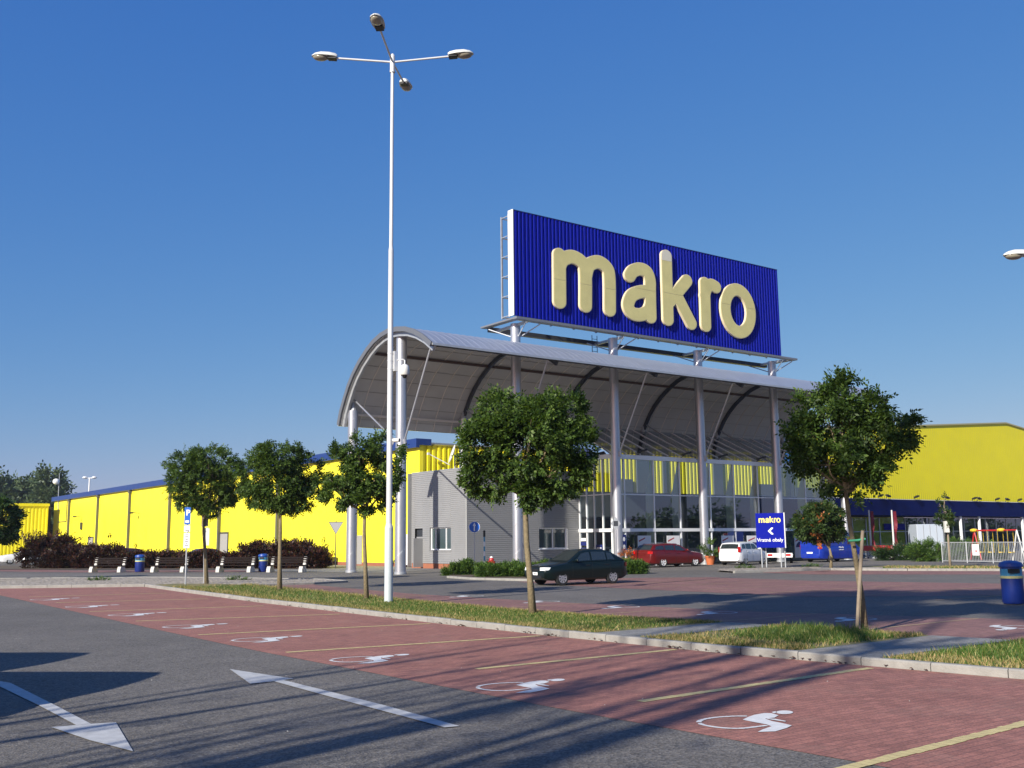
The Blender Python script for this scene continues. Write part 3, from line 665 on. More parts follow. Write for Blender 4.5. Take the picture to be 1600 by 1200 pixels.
for y in (71.9, 86.4, 100.4, 115.4, 130.3, 144.4, 159.4):
    mb = MB(); mb.box(WX-0.28, WX-0.02, y-0.16, y+0.16, 0.1, WTOP-0.05); mb.box(WX-0.34, WX-0.01, y-0.3, y+0.3, WTOP-0.35, WTOP-0.03); w.part('downpipe', mb, mat('downpipe', (0.10, 0.10, 0.08), 0.5))
for (px, y0, y1) in ((349, 848, 884), (141, 850, 884)):
    p = PL(px, 870, 0, WX); mb = MB(); mb.box(WX-0.03, WX+0.05, p[1]-1.1, p[1]+1.1, 0.1, 2.75); d = w.part('door', mb, M_GREYD)
    mb = MB(); mb.box(WX-0.10, WX-0.031, p[1]-1.25, p[1]+1.25, 2.78, 2.9); mb.box(WX-0.09, WX-0.0315, p[1]-1.25, p[1]-1.12, 0.1, 2.78); mb.box(WX-0.09, WX-0.0315, p[1]+1.12, p[1]+1.25, 0.1, 2.78); w.part('door_frame', mb, M_DARKM, parent=d)
p = PL(560, 868, 0, WX); mb = MB(); mb.box(WX-0.04, WX+0.05, p[1]-0.6, p[1]+0.6, 0.1, 2.3); w.part('door', mb, M_GREYD)
mb = MB(); mb.box(WX-0.6, WX-0.04, WY0+0.3, WY0+1.8, 0.15, 2.3); single('electric_cabinet', mb, M_WHITE, 'white utility cabinet between yellow wall and thick column', 'cabinet', (WX-0.3, WY0+1, 0), bevel=0.03)
# white loading door at the far end
mb = MB(); mb.box(WX-0.06, WX-0.0, 160.2, 169.0, 0.2, 2.95); w.part('loading_door', mb, M_WHITE, label='white panelled loading bay at the far end')
for a_, b_, c_ in ((163.3, 165.6, 2.7), (165.7, 168.9, 1.5), (161.0, 161.9, 1.4)):
    mb = MB(); mb.box(WX-0.12, WX-0.07, a_, b_, 0.2, c_); w.part('blue_panel', mb, M_BLUE)
# ladder-like conduit and small lamps on the wall
mb = MB(); mb.box(WX-0.12, WX-0.05, 161.0, 161.1, 5.2, 8.2); mb.box(WX-0.12, WX-0.05, 161.1, 166, 5.2, 5.28); w.part('conduit', mb, M_DARKM)
mb = MB(); mb.tube([(WX-0.1, 166, 6.9), (WX-0.15, 166.2, 9.5), (WX-0.15, 166.2, 12.6)], [0.07, 0.06, 0.04], 6); w.part('mast', mb, M_GALV)
mb = MB(); mb.ellip((WX-0.7, 165.6, 11.3), (0.5, 0.5, 0.45)); w.part('mast_dish', mb, M_WHITE)
for (px, py) in ((128, 808), (218, 802)):
    p = PL(px, py, 0, WX); mb = MB(); mb.beam((WX, p[1], p[2]), (WX-0.9, p[1], p[2]+0.1), 0.08, 0.08); mb.box(WX-1.2, WX-0.8, p[1]-0.2, p[1]+0.2, p[2]-0.05, p[2]+0.15); w.part('wall_lamp', mb, M_DARKM)
mb = MB(); p = PL(128, 823, 0, WX); mb.box(WX-0.2, WX, p[1]-0.35, p[1]+0.35, p[2]-0.4, p[2]+0.6); w.part('alarm_box', mb, M_DARKM)

# low yellow building at the far left
lb = T('storage_shed', 'lower ribbed yellow shed beyond the far end of the warehouse', 'building', (30, 165, 0))
mb = MB(); corrugated(12, 36.9, 0.2, 7.55, 165, 0.5, 0.035, mb); lb.part('wall', mb, M_YEL2)
mb = MB(); mb.box(11.9, 37.0, 164.8, 177, 7.55, 7.95); lb.part('roof_edge', mb, M_YEL2)
mb = MB(); mb.box(36.95, 38.45, 170, 177, 0.2, 7.6); lb.part('recess_wall', mb, mat('brown_panel', (0.10, 0.06, 0.03), 0.7))
mb = MB(); mb.box(36.92, 38.55, 164.9, 167.0, 0.2, 2.6); lb.part('lobby', mb, M_YEL)

# ------------------------------------------------------------------ grey annex
GX, GY0, GY1, GZ = 37.0, 54.35, 61.0, 6.42; GXE = 46.35
an = T('grey_annex', 'grey horizontally clad annex with red plinth beside the canopy columns', 'building', (GX, GY0, 0))
def lap(mb, a, b, z0, z1, out, pitch=0.125, depth=0.03):
    a = np.array(a); b = np.array(b); o = np.array(out); n = int((z1-z0)/pitch); vs = []; fs = []
    for i in range(n):
        z = z0+(z1-z0)*i/n; zz = z0+(z1-z0)*(i+0.7)/n; ze = z0+(z1-z0)*(i+1)/n
        for q, d in ((z, depth), (zz, depth*1.0), (ze-0.001, 0.0)):
            vs += [(*(a+o*d), q), (*(b+o*d), q)]
    k = len(vs)//2; fs = [(2*i, 2*i+1, 2*i+3, 2*i+2) for i in range(k-1)]; mb.add(vs, fs)
def lap_open(mb, a, b, z0, z1, out, holes):
    """lap wall with rectangular openings: holes = (t0,t1,z0,z1), t along a-b in metres"""
    a = np.array(a, float); b = np.array(b, float); L = np.linalg.norm(b-a); d = (b-a)/L
    ts = sorted({0.0, L, *[h[0] for h in holes], *[h[1] for h in holes]})
    for t0, t1 in zip(ts[:-1], ts[1:]):
        hs = [h for h in holes if h[0] <= t0+1e-6 and h[1] >= t1-1e-6]
        if not hs: lap(mb, a+d*t0, a+d*t1, z0, z1, out)
        else:
            h = hs[0]
            if h[2] > z0+0.05: lap(mb, a+d*t0, a+d*t1, z0, h[2], out)
            lap(mb, a+d*t0, a+d*t1, h[3], z1, out)
mb = MB(); lap_open(mb, (GX, GY1), (GX, GY0), 0.35, GZ, (-1, 0), [(0.45, 1.45, 0.35, 2.66), (2.35, 4.9, 1.22, 2.70)])
lap_open(mb, (GX, GY0), (GXE, GY0), 0.35, GZ, (0, -1), [(5.83, 8.28, 1.2, 2.6)])
lap_open(mb, (GXE, GY0), (GXE, 51.05), 0.35, 0.4, (1, 0), [])
an.part('wall', mb, M_CREY)
mb = MB(); mb.box(GX+0.15, GXE, GY0+0.15, GY1-0.1, GZ-0.6, GZ-0.5); mb.box(GX+0.02, GX+0.15, GY0+0.02, GY1, GZ-0.02, GZ+0.03); mb.box(GX+0.02, GXE, GY0-0.03, GY0+0.1, GZ-0.0, GZ+0.05); mb.box(GX-0.03, GX+0.019, GY0-0.03, GY1, GZ, GZ+0.05); an.part('roof', mb, M_GALV)
mb = MB(); mb.box(GX-0.025, GX+0.02, GY0-0.025, GY0+0.02, 0.35, GZ); an.part('corner_trim', mb, M_OFFW)
mb = MB(); mb.box(GX+0.01, GX+0.1, GY0, GY1, 0, 0.35); mb.box(GX+0.1, GXE, GY0+0.01, GY0+0.1, 0, 0.35); an.part('plinth', mb, M_BRICKBASE)
# annex windows, set back in the wall
def window_x(t, x, y0, y1, z0, z1, split, inset=0.12):
    mb = MB(); mb.box(x+inset+0.03, x+inset+0.05, y0, y1, z0, z1); p = t.part('window', mb, M_WGLASS)
    mb = MB(); f = 0.07
    for a, b, c, d in ((y0, y1, z0, z0+f), (y0, y1, z1-f, z1), (y0, y0+f, z0+f, z1-f), (y1-f, y1, z0+f, z1-f)): mb.box(x+inset-0.03, x+inset+0.03, a, b, c, d)
    for s in split: mb.box(x+inset-0.025, x+inset+0.03, s-f/2, s+f/2, z0+f, z1-f)
    t.part('window_frame', mb, M_FRAME, parent=p)
    mb = MB(); mb.box(x-0.0, x+inset+0.06, y0-0.02, y0, z0, z1); mb.box(x, x+inset+0.06, y1, y1+0.02, z0, z1); mb.box(x-0.0, x+inset+0.06, y0-0.02, y1+0.02, z1, z1+0.02); mb.box(x-0.09, x+inset+0.06, y0-0.04, y1+0.04, z0-0.04, z0)
    t.part('window_sill', mb, M_CREY, parent=p); return p
def window_y(t, y, x0, x1, z0, z1, split, inset=0.12):
    mb = MB(); mb.box(x0, x1, y+inset+0.03, y+inset+0.05, z0, z1); p = t.part('window', mb, M_WGLASS)
    mb = MB(); f = 0.08
    for a, b, c, d in ((x0, x1, z0, z0+f), (x0, x1, z1-f, z1), (x0, x0+f, z0+f, z1-f), (x1-f, x1, z0+f, z1-f)): mb.box(a, b, y+inset-0.03, y+inset+0.03, c, d)
    for s in split: mb.box(s-f/2, s+f/2, y+inset-0.025, y+inset+0.03, z0+f, z1-f)
    t.part('window_frame', mb, M_FRAME, parent=p)
    mb = MB(); mb.box(x0-0.02, x0, y, y+inset+0.06, z0, z1); mb.box(x1, x1+0.06, y-0.02, y+inset+0.06, z0, z1); mb.box(x0-0.02, x1+0.02, y, y+inset+0.06, z1, z1+0.02); mb.box(x0-0.04, x1+0.04, y-0.09, y+inset+0.06, z0-0.04, z0)
    t.part('window_sill', mb, M_FRAME, parent=p); return p
window_x(an, GX, GY1-4.9, GY1-2.35, 1.22, 2.70, (GY1-2.9, GY1-4.15))
window_y(an, GY0, GX+5.83, GX+8.28, 1.2, 2.6, (GX+7.1,))
mb = MB(); mb.box(GX+0.13, GX+0.17, GY1-1.45, GY1-0.45, 0.02, 2.66); d = an.part('door', mb, M_DARKM)
mb = MB(); mb.box(GX-0.75, GX-0.7+0.75, GY1-1.47, GY1-1.42, 0.1, 2.0); 
mb.box(GX+0.08, GX+0.129, GY1-1.40, GY1-0.5, 0.1, 2.1); an.part('door_leaf', mb, M_CREY, parent=d)
mb = MB(); mb.box(GX-0.3, GX+0.02, GY1+0.02, GY1+0.07, 0.1, GZ); mb.box(GX, GX+1.7, GY1-0.02, GY1+0.03, 0.1, GZ); an.part('end_panel', mb, M_CREY)

# ------------------------------------------------------------------ glass entrance hall
RX0_ = 71.9; HX0, HX1, HY = 46.4, 70.45, 51.0; ZR1, ZR2, ZR3 = 7.3, 4.78, 2.4
hall = T('entrance_hall', 'tall glazed entrance hall with white frames and sloping glass roof', 'building', (HX0, HY, 0))
MULX = [46.45, 47.55, 50.3, 52.85, 55.95, 58.5, 61.2, 63.95, 66.85, 69.3, 70.4]
SIDEY = [51.05, 51.9, 52.75, 53.55, 54.3]
for a, b in zip(MULX[:-1], MULX[1:]):
    for z0, z1 in ((0.1, ZR3), (ZR3, ZR2), (ZR2, ZR1)):
        mb = MB(); t_ = random.uniform(-0.004, 0.004); mb.add([(a+0.05, HY+t_, z0), (b-0.05, HY-t_, z0), (b-0.05, HY-t_, z1), (a+0.05, HY+t_, z1)], [(0, 1, 2, 3)]); hall.part('glass_pane', mb, M_GLASS)
for a, b in zip(SIDEY[:-1], SIDEY[1:]):
    for z0, z1 in ((0.1, ZR3), (ZR3, ZR2), (ZR2, ZR1+0.02)):
        mb = MB(); mb.quad((HX0+0.05, b-0.04, z0), (HX0+0.05, a+0.04, z0), (HX0+0.05, a+0.04, z1), (HX0+0.05, b-0.04, z1)); hall.part('glass_pane', mb, M_GLASS)
for x in MULX:
    mb = MB(); mb.box(x-0.05, x+0.05, HY-0.06, HY+0.12, 0, ZR1-0.08); hall.part('mullion', mb, M_FRAME)
for x in MULX[2:-1:1]:
    mb = MB(); mb.prism([(x-0.03, HY+0.13, 0.2), (x-0.03, HY+0.13, ZR1-0.3), (x-0.03, HY+0.75, ZR2+0.2), (x-0.03, HY+0.75, ZR3-0.6)], (0.06, 0, 0)); hall.part('fin', mb, M_FRAME)
for y in SIDEY:
    mb = MB(); mb.box(HX0-0.03, HX0+0.1, y-0.04, y+0.04, 0, ZR1-0.08); hall.part('mullion', mb, M_FRAME)
for z, h in ((ZR1, 0.30), (ZR2, 0.08), (ZR3, 0.22)):
    mb = MB(); mb.box(HX0-0.1, HX1+0.08, HY-0.10-(0.1 if h > .25 else 0), HY-0.061, z-h/2, z+h/2); mb.box(HX0-0.1, HX0-0.031, HY-0.06, GY0+0.02, z-h/2, z+h/2); hall.part('transom', mb, M_FRAME)
RSL = (10.9-ZR1)/(58.0-HY)
nR = 18
for i in range(nR):
    a = HX0+(HX1-HX0)*i/nR; b = HX0+(HX1-HX0)*(i+1)/nR
    mb = MB(); mb.quad((a+.02, HY-0.1, ZR1+0.2), (b-.02, HY-0.1, ZR1+0.2), (b-.02, 58.0, 10.9), (a+.02, 58.0, 10.9)); hall.part('roof_pane', mb, M_ROOFGLASS)
mbf = MB()
for i in range(nR+1):
    a = HX0+(HX1-HX0)*i/nR; mbf.beam((a, HY-0.1, ZR1+0.22), (a, 58.0, 10.92), 0.07, 0.08)
hall.part('roof_bars', mbf, M_FRAME)
mb = MB(); mb.beam((HX0, 58.1, 10.9), (HX1, 58.1, 10.9), 0.2, 0.3); hall.part('ridge_beam', mb, M_GALV)
# gable glazing on the left above the rail
mb = MB(); mb.add([(HX0+0.02, HY, ZR1+0.15), (HX0+0.02, 58, ZR1+0.15), (HX0+0.02, 58, 10.85)], [(0, 1, 2)]); hall.part('gable_pane', mb, M_GLASS)
mb = MB(); mb.add([(HX1, HY, 0.1), (HX1, 56.9, 0.1), (HX1, 56.9, 10.3), (HX1, HY, ZR1)], [(0, 1, 2, 3)]); hall.part('end_pane', mb, M_GLASS)
# inside: grey partition, floor, purlins, counters and posters at the windows
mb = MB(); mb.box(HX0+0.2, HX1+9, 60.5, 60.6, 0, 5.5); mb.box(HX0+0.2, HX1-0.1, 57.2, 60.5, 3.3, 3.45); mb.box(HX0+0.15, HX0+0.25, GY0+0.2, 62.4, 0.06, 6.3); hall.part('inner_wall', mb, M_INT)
for pa, pb_, zt_ in ((999, 1018, 10.2), (1040, 1045, 10.2), (1119, 1133, 10.2), (1180, 1185, 10.2), (1224, 1243, 10.2), (974, 992, 6.7), (1188, 1222, 6.7), (1246, 1296, 6.5)):  # dark stripes added in place of column reflections; low ones cover the yellow's bottom edge
    xa = PL(pa, 750, 1, 62.2)[0]; xb = PL(pb_, 750, 1, 62.2)[0]; mb = MB(); mb.box(xa, xb, 62.44, 62.56, 5.0, zt_); hall.part('dark_stripe', mb, M_INT)
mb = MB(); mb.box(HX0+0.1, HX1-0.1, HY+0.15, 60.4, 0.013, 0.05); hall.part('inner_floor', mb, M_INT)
mb = MB()
for y in (52.5, 54.2, 56.0): mb.beam((HX0+.2, y, ZR1-0.35+(y-HY)*RSL*0.8), (HX1-.2, y, ZR1-0.35+(y-HY)*RSL*0.8), 0.12, 0.18)
hall.part('inner_purlins', mb, M_DARKM)
mb = MB()
for x in (50, 54.5, 59, 64, 68): mb.box(x, x+2.6, 54.5, 55.4, 0.05, 1.1)
hall.part('counters', mb, mat('counter', (0.25, 0.28, 0.33), 0.5, var=0.3, vscale=1))
for i, (px0, px1, py) in enumerate(((991.5, 1012, 837), (1037, 1057, 837), (1122, 1141, 837), (1162, 1184, 837), (1236, 1253, 838))):
    a = PL(px0, py, 1, HY+0.14); b = PL(px1, py, 1, HY+0.14)
    t = T('poster', 'white poster with red heading and car picture, '+['far left behind the red estate', 'above the roof of the red estate', 'left of the white hatchback', 'above the white hatchback', 'behind the low trailer'][i], 'poster', (a[0], HY+0.16, 0.3), 'posters behind the hall glass')
    mb = MB(); mb.box(a[0], b[0], HY-0.17, HY-0.15, 0.25, a[2]); t.part('board', mb, M_WHITE)
    mb = MB(); w_ = b[0]-a[0]; mb.prism([(a[0]+.08*w_, HY-.174, a[2]-.32), (a[0]+.55*w_, HY-.174, a[2]-.12), (a[0]+.55*w_, HY-.174, a[2]-.2), (a[0]+.08*w_, HY-.174, a[2]-.42)], (0, 0.002, 0)); t.part('heading', mb, M_REDP)
    mb = MB(); zc = 1.1; mb.prism([(a[0]+.1*w_, HY-.174, zc), (a[0]+.18*w_, HY-.174, zc+.2), (a[0]+.4*w_, HY-.174, zc+.38), (a[0]+.7*w_, HY-.174, zc+.36), (a[0]+.92*w_, HY-.174, zc+.15), (a[0]+.92*w_, HY-.174, zc-.05), (a[0]+.1*w_, HY-.174, zc-.05)], (0, 0.002, 0)); t.part('car_picture', mb, M_DKBLUE)
# door notices on the left flank of the hall
for y0, z0, h, w_ in ((53.62, 0.5, .3, .6), (53.62, 0.95, .3, .6), (53.62, 1.4, .25, .6), (52.0, 1.0, .45, .65)): mb = MB(); mb.box(HX0-0.02, HX0-0.01, y0, y0+w_, z0, z0+h); hall.part('door_notice', mb, M_DKBLUE)
mb = MB()
for y0, z0, h, w_ in ((53.64, 0.6, .05, .5), (53.64, 1.05, .05, .5), (53.66, 1.7, .2, .5), (52.1, 1.2, .06, .45), (53.64, .42, .05, .55), (53.64, .88, .05, .55)): mb.box(HX0-0.03, HX0-0.021, y0, y0+w_, z0, z0+h)
hall.part('notice_print', mb, M_WHITE)
p = PL(945, 845, 1, HY-0.13); mb = MB(); mb.box(46.5, 47.5, HY-0.14, HY-0.13, 1.05, 2.1); hall.part('door_notice', mb, M_DKBLUE)
mb = MB()
for k in range(2):
    for j in range(3): mb.lathe([(0.10, 0), (0.10, 0.004)], (0, 0, 0), 3)
mb = MB()
for cx_ in (46.7, 47.0, 47.3):
    for cz in (1.3, 1.8): mb.prism([(cx_+.10*math.cos(t), HY-.142, cz+.15*math.sin(t)) for t in np.linspace(0, 2*math.pi, 9)[:-1]], (0, -0.004, 0))
hall.part('notice_print', mb, M_WHITE)
# floodlights along the rail
for i, px in enumerate((935, 996, 1065, 1122, 1182, 1240)):
    if i == 0: q = np.array([HX0-0.15, 52.3, 7.5])
    else: q = PL(px, 720, 1, HY-0.3); q[2] = 7.62
    t = T('floodlight', 'black floodlight on the white top rail of the glass hall, '+['first', 'second', 'third', 'fourth', 'fifth', 'last'][i]+' from the left', 'floodlight', q, 'floodlights on the hall rail')
    mb = MB(); mb.beam(q+[0, 0, -0.17], q+[0.1, -0.35, 0.08], 0.05, 0.05); t.part('bracket', mb, M_DARKM)
    mb = MB(); mb.beam(q+[-0.15, -0.2, 0.0], q+[0.38, -0.55, 0.16], 0.42, 0.13); t.part('lamp_head', mb, M_BLACK, bevel=0.02)

# ------------------------------------------------------------------ canopy with columns
CX = [29.6+8.18*k for k in range(6)]; CY = 50.0; RY = 55.75
PROF = [(56.54, 8.93), (56.25, 9.7), (55.79, 10.47), (55.3, 11.2), (54.72, 11.85), (53.95, 12.5), (53.0, 13.1), (52.2, 13.48), (51.34, 13.73), (50.4, 13.85), (49.52, 13.79), (48.55, 13.63), (47.61, 13.33), (46.7, 12.9), (45.81, 12.33)]
def prof_off(d):
    P = [np.array(p) for p in PROF]; out = []
    for i, p in enumerate(P):
        t = P[min(i+1, len(P)-1)]-P[max(i-1, 0)]; t /= np.linalg.norm(t); n = np.array([t[1], -t[0]])   # tangent goes to -y; this normal points down/in
        if n @ (np.array([51.0, 9.0])-p) < 0: n = -n
        out.append(p+n*d)
    return out
def arc_sheet(x0, x1, d, mb=None, seg=1):
    mb = mb or MB(); pr = prof_off(d); k = len(pr)
    vs = [(x0, p[0], p[1]) for p in pr]+[(x1, p[0], p[1]) for p in pr]
    mb.add(vs, [(i, i+1, k+i+1, k+i) for i in range(k-1)]); return mb
def arc_beam(x, w_, d0, d1, mb=None):
    mb = mb or MB(); a = prof_off(d0); b = prof_off(d1); k = len(a)
    vs = [(x-w_/2, p[0], p[1]) for p in a]+[(x+w_/2, p[0], p[1]) for p in a]+[(x-w_/2, p[0], p[1]) for p in b]+[(x+w_/2, p[0], p[1]) for p in b]
    fs = []
    for i in range(k-1): fs += [(i, i+1, k+i+1, k+i), (2*k+i, 3*k+i, 3*k+i+1, 2*k+i+1), (i, 2*k+i, 2*k+i+1, i+1), (k+i, k+i+1, 3*k+i+1, 3*k+i)]
    fs += [(0, k, 3*k, 2*k), (k-1, 3*k-1, 4*k-1, 2*k-1)]
    mb.add(vs, fs); return mb
AX0, AX1 = 29.0, 70.9
can = T('entrance_canopy', 'curved silver barrel canopy on tall round columns in front of the entrance', 'canopy', (CX[0], CY, 0))
# outer roof skin, standing seams
mb = MB(); pr = prof_off(0.0); n = 84
for i in range(n):
    a = AX0+(AX1-AX0)*i/n; b = AX0+(AX1-AX0)*(i+1)/n; k = len(pr)
    for (xa, xb, da, db) in ((a, b-0.2, 0, 0), (b-0.2, b-0.15, 0, -0.018), (b-0.15, b-0.05, -0.018, -0.018), (b-0.05, b, -0.018, 0)):
        pa = prof_off(da); pb = prof_off(db)
        mb.add([(xa, p[0], p[1]) for p in pa]+[(xb, p[0], p[1]) for p in pb], [(j, j+1, k+j+1, k+j) for j in range(k-1)])
can.part('roof', mb, M_ROOFMET, smooth=30)
can.part('lining', arc_sheet(AX0+0.05, AX1-0.05, 0.2), M_SOFFIT, smooth=True)
mb = MB()
for i in range(1, 31): x = AX0+(AX1-AX0)*i/31; arc_beam(x, 0.05, 0.2, 0.235, mb)
can.part('lining_seams', mb, M_SEAM)
mb = MB(); pr2 = prof_off(0.215)
for j in np.linspace(0.6, len(pr2)-1.4, 13):
    i = int(j); f = j-i; p = pr2[i]*(1-f)+pr2[min(i+1, len(pr2)-1)]*f; mb.beam((AX0+.1, p[0], p[1]), (AX1-.1, p[0], p[1]), 0.02, 0.02)
can.part('lining_joints', mb, mat('joint_dark', (0.30, 0.28, 0.25), 0.7))
for i, x in enumerate(CX):
    xx = x-0.35 if i == 0 else (x+0.45 if i == 5 else x)
    can.part('arched_rib', arc_beam(xx, 0.16, 0.02 if i in (0, 5) else 0.2, 0.46), M_GALV if i == 0 else M_DARKM, smooth=30)
mb = MB(); arc_beam(AX0-0.04, 0.08, -0.06, 0.22, mb); can.part('verge_trim', mb, mat('verge', (0.17, 0.18, 0.20), 0.5, metal=0.4), smooth=30)
for d_, idx, m_ in ((0.3, 6, mat('purlin_brown', (0.10, 0.065, 0.05), 0.6)), (0.36, 1, M_SEAM), (0.24, 13.4, M_GALV)):
    pr3 = prof_off(d_); i = int(idx); f = idx-i; p = pr3[i]*(1-f)+pr3[min(i+1, 14)]*f
    mb = MB(); mb.beam((AX0+.2, p[0], p[1]), (AX1-.2, p[0], p[1]), 0.14, 0.14); can.part('purlin', mb, m_)
mb = MB(); mb.beam((AX0, 45.78, 12.27), (AX1-1.0, 45.78, 12.27), 0.1, 0.12); can.part('gutter', mb, M_GALV)
mb = MB(); mb.beam((AX0, 56.56, 8.9), (AX1, 56.56, 8.9), 0.12, 0.1); can.part('gutter', mb, M_GALV)
def column(t, x, y, z1, r=0.31, z0=0.0):
    mb = MB(); mb.tube([(x, y, z0), (x, y, z1)], r, 28); c = t.part('column', mb, M_STEEL, smooth=40)
    mb = MB(); pts = []
    # welded spiral seam
    turns = int((z1-z0)/1.6); N_ = turns*14
    for k in range(N_+1): a = 2*math.pi*k/14; pts.append((x+(r+.002)*math.cos(a), y+(r+.002)*math.sin(a), z0+0.05+(z1-z0-0.1)*k/N_))
    mb.tube(pts, 0.008, 4, False); t.part('seam', mb, M_GALV, parent=c)
    mb = MB(); mb.lathe([(r+0.03, 0), (r+0.03, 0.12), (r, 0.14)], (x, y, z0), 28); t.part('collar', mb, M_GALV, parent=c)
    return c
for i, x in enumerate(CX):
    column(can, x, CY, 15.12 if 1 <= i <= 4 else 13.62)
    if i < 5 or True:
        if i < 2: column(can, x, RY, 9.75)
        mb = MB(); mb.tube([(x, RY, 9.75), (x, RY+0.0, 10.45)], [0.22, 0.06], 10); can.part('cone_bracket', mb, M_GALV)
    mb = MB(); mb.tube([(x, 46.75, 12.55), (x, CY-0.32, 7.3)], 0.055, 8); mb.box(x-.03, x+.03, CY-.5, CY-.3, 7.15, 7.5); can.part('strut', mb, M_STEEL)
    mb = MB(); mb.tube([(x, RY-0.15, 10.4), (x, CY+0.32, 7.3)], 0.055, 8); can.part('strut', mb, M_STEEL)
# ------------------------------------------------------------------ roof billboard
SX0, SX1, SZ0, SZ1, SY = 37.05, 62.45, 15.45, 22.15, 49.2
bb = T('billboard', 'huge blue ribbed sign with cream letters standing above the canopy', 'sign', (SX0, SY, 15.1))
mb = MB(); corrugated(SX0, SX1, SZ0, SZ1, SY, 0.30, 0.07, mb); bb.part('front_panel', mb, M_BLUE_SIGN)
mb = MB(); mb.box(SX0, SX1, SY+0.02, SY+0.05, SZ0, SZ1); mb.box(SX0, SX1, SY-0.08, SY+0.05, SZ1, SZ1+0.04); bb.part('backing', mb, M_DKBLUE)
mb = MB(); mb.box(SX0-0.05, SX0-0.001, SY-0.08, SY+0.42, SZ0, SZ1+0.05); bb.part('edge_panel', mb, M_WHITE)
mb = MB()
for y in (49.75, 50.5):
    for i in range(14):
        x = SX0+0.1+(SX1-SX0-0.2)*i/13; mb.box(x-0.05, x+0.05, y-0.05, y+0.05, SZ0, SZ1-0.1)
for z in np.linspace(SZ0+0.1, SZ1-0.2, 6):
    mb.beam((SX0+.06, 50.5, z), (SX1-.06, 50.5, z), 0.07, 0.07)
    for i in range(14):
        x = SX0+0.1+(SX1-SX0-0.2)*i/13; mb.beam((x, 49.3, z), (x, 50.5, z), 0.05, 0.05)
bb.part('frame', mb, M_GALV)
mb = MB(); mb.box(SX0-0.1, SX1+1.4, 48.75, 49.15, 15.18, 15.32); mb.box(SX0-0.1, SX0+0.35, 49.15, 52.6, 15.2, 15.3); mb.box(SX1+0.95, SX1+1.4, 49.15, 51.2, 15.2, 15.3); bb.part('walkway', mb, mat('walkway_steel', (.22, .23, .25), .5, metal=.4))
mb = MB(); mb.beam((SX0+0.35, 52.3, 15.12), (SX1+0.6, 51.2, 15.0), 0.35, 0.28); bb.part('rear_beam', mb, M_DARKM)
for x in CX[1:5]:
    mb = MB(); mb.beam((x, 49.0, 15.05), (x, 51.9, 15.0), 0.16, 0.16); bb.part('cross_beam', mb, M_GALV)
for x in CX[1:5]:
    for a_, b_ in (((x+0.2, 50, 14.25), (x+1.2, 49.0, 15.1)), ((x-0.2, 50, 14.25), (x-0.9, 51.6, 14.95)), ((x, 49.7, 14.3), (x, 48.9, 15.1))):
        mb = MB(); mb.tube([a_, b_], 0.04, 6); bb.part('brace', mb, M_GALV)
mb = MB(); lx = PL(925, 530, 1, 51.0)[0]
for s in (0, 0.45): mb.tube([(lx+s, 51.0, 13.6), (lx+s, 51.0, 15.4)], 0.025, 6)
for z in np.arange(13.75, 15.3, 0.28): mb.tube([(lx, 51.0, z), (lx+0.45, 51.0, z)], 0.018, 5)
bb.part('ladder', mb, M_DARKM)
# letters: signed-distance outlines
def Z5(x, y): p = PL(740+x/3.0769, 300+y/3.0769, 1, SY-0.25); return (p[0], p[2])
def capsule_sdf(X, Z, pts, r):
    AN = 0.86; X = X*AN; pts = [(p[0]*AN, p[1]) for p in pts]; d = np.full(X.shape, 1e9)
    for (a, b) in zip(pts[:-1], pts[1:]):
        ax, az = a; bx, bz = b; vx, vz = bx-ax, bz-az; L2 = vx*vx+vz*vz+1e-12
        t = np.clip(((X-ax)*vx+(Z-az)*vz)/L2, 0, 1); d = np.minimum(d, np.hypot(X-ax-t*vx, Z-az-t*vz))
    return d-r
def smooth_path(pts, n=6):
    P = [np.array(p) for p in pts]; out = []
    for i in range(len(P)-1):
        p0 = P[max(i-1, 0)]; p1 = P[i]; p2 = P[i+1]; p3 = P[min(i+2, len(P)-1)]
        for k in range(n):
            t = k/n; out.append(0.5*((2*p1)+(-p0+p2)*t+(2*p0-5*p1+4*p2-p3)*t*t+(-p0+3*p1-3*p2+p3)*t**3))
    out.append(P[-1]); return [tuple(p) for p in out]
def contours(F, x0, z0, h):
    """marching squares -> closed loops (F<0 inside)"""
    nz, nx = F.shape; seg = {}
    def ip(i, j, i2, j2):
        a, b = F[j, i], F[j2, i2]; t = a/(a-b); return (x0+(i+(i2-i)*t)*h, z0+(j+(j2-j)*t)*h)
    S = []
    for j in range(nz-1):
        for i in range(nx-1):
            c = (F[j, i] < 0)*1+(F[j, i+1] < 0)*2+(F[j+1, i+1] < 0)*4+(F[j+1, i] < 0)*8
            if c in (0, 15): continue
            E_ = {0: (('h', i, j), lambda: ip(i, j, i+1, j)), 1: (('v', i+1, j), lambda: ip(i+1, j, i+1, j+1)), 2: (('h', i, j+1), lambda: ip(i, j+1, i+1, j+1)), 3: (('v', i, j), lambda: ip(i, j, i, j+1))}
            tbl = {1: [(3, 0)], 2: [(0, 1)], 3: [(3, 1)], 4: [(1, 2)], 5: [(3, 0), (1, 2)], 6: [(0, 2)], 7: [(3, 2)], 8: [(2, 3)], 9: [(2, 0)], 10: [(0, 1), (2, 3)], 11: [(2, 1)], 12: [(1, 3)], 13: [(1, 0)], 14: [(0, 3)]}
            for a, b in tbl[c]: S.append((E_[a][0], E_[a][1](), E_[b][0], E_[b][1]()))
    nxt = {s[0]: s for s in S}; loops = []
    while nxt:
        k0 = next(iter(nxt)); lp = []; k = k0
        while k in nxt: s = nxt.pop(k); lp.append(s[1]); k = s[2]
        if len(lp) > 3: loops.append(lp)
    return loops
LW = 0.455
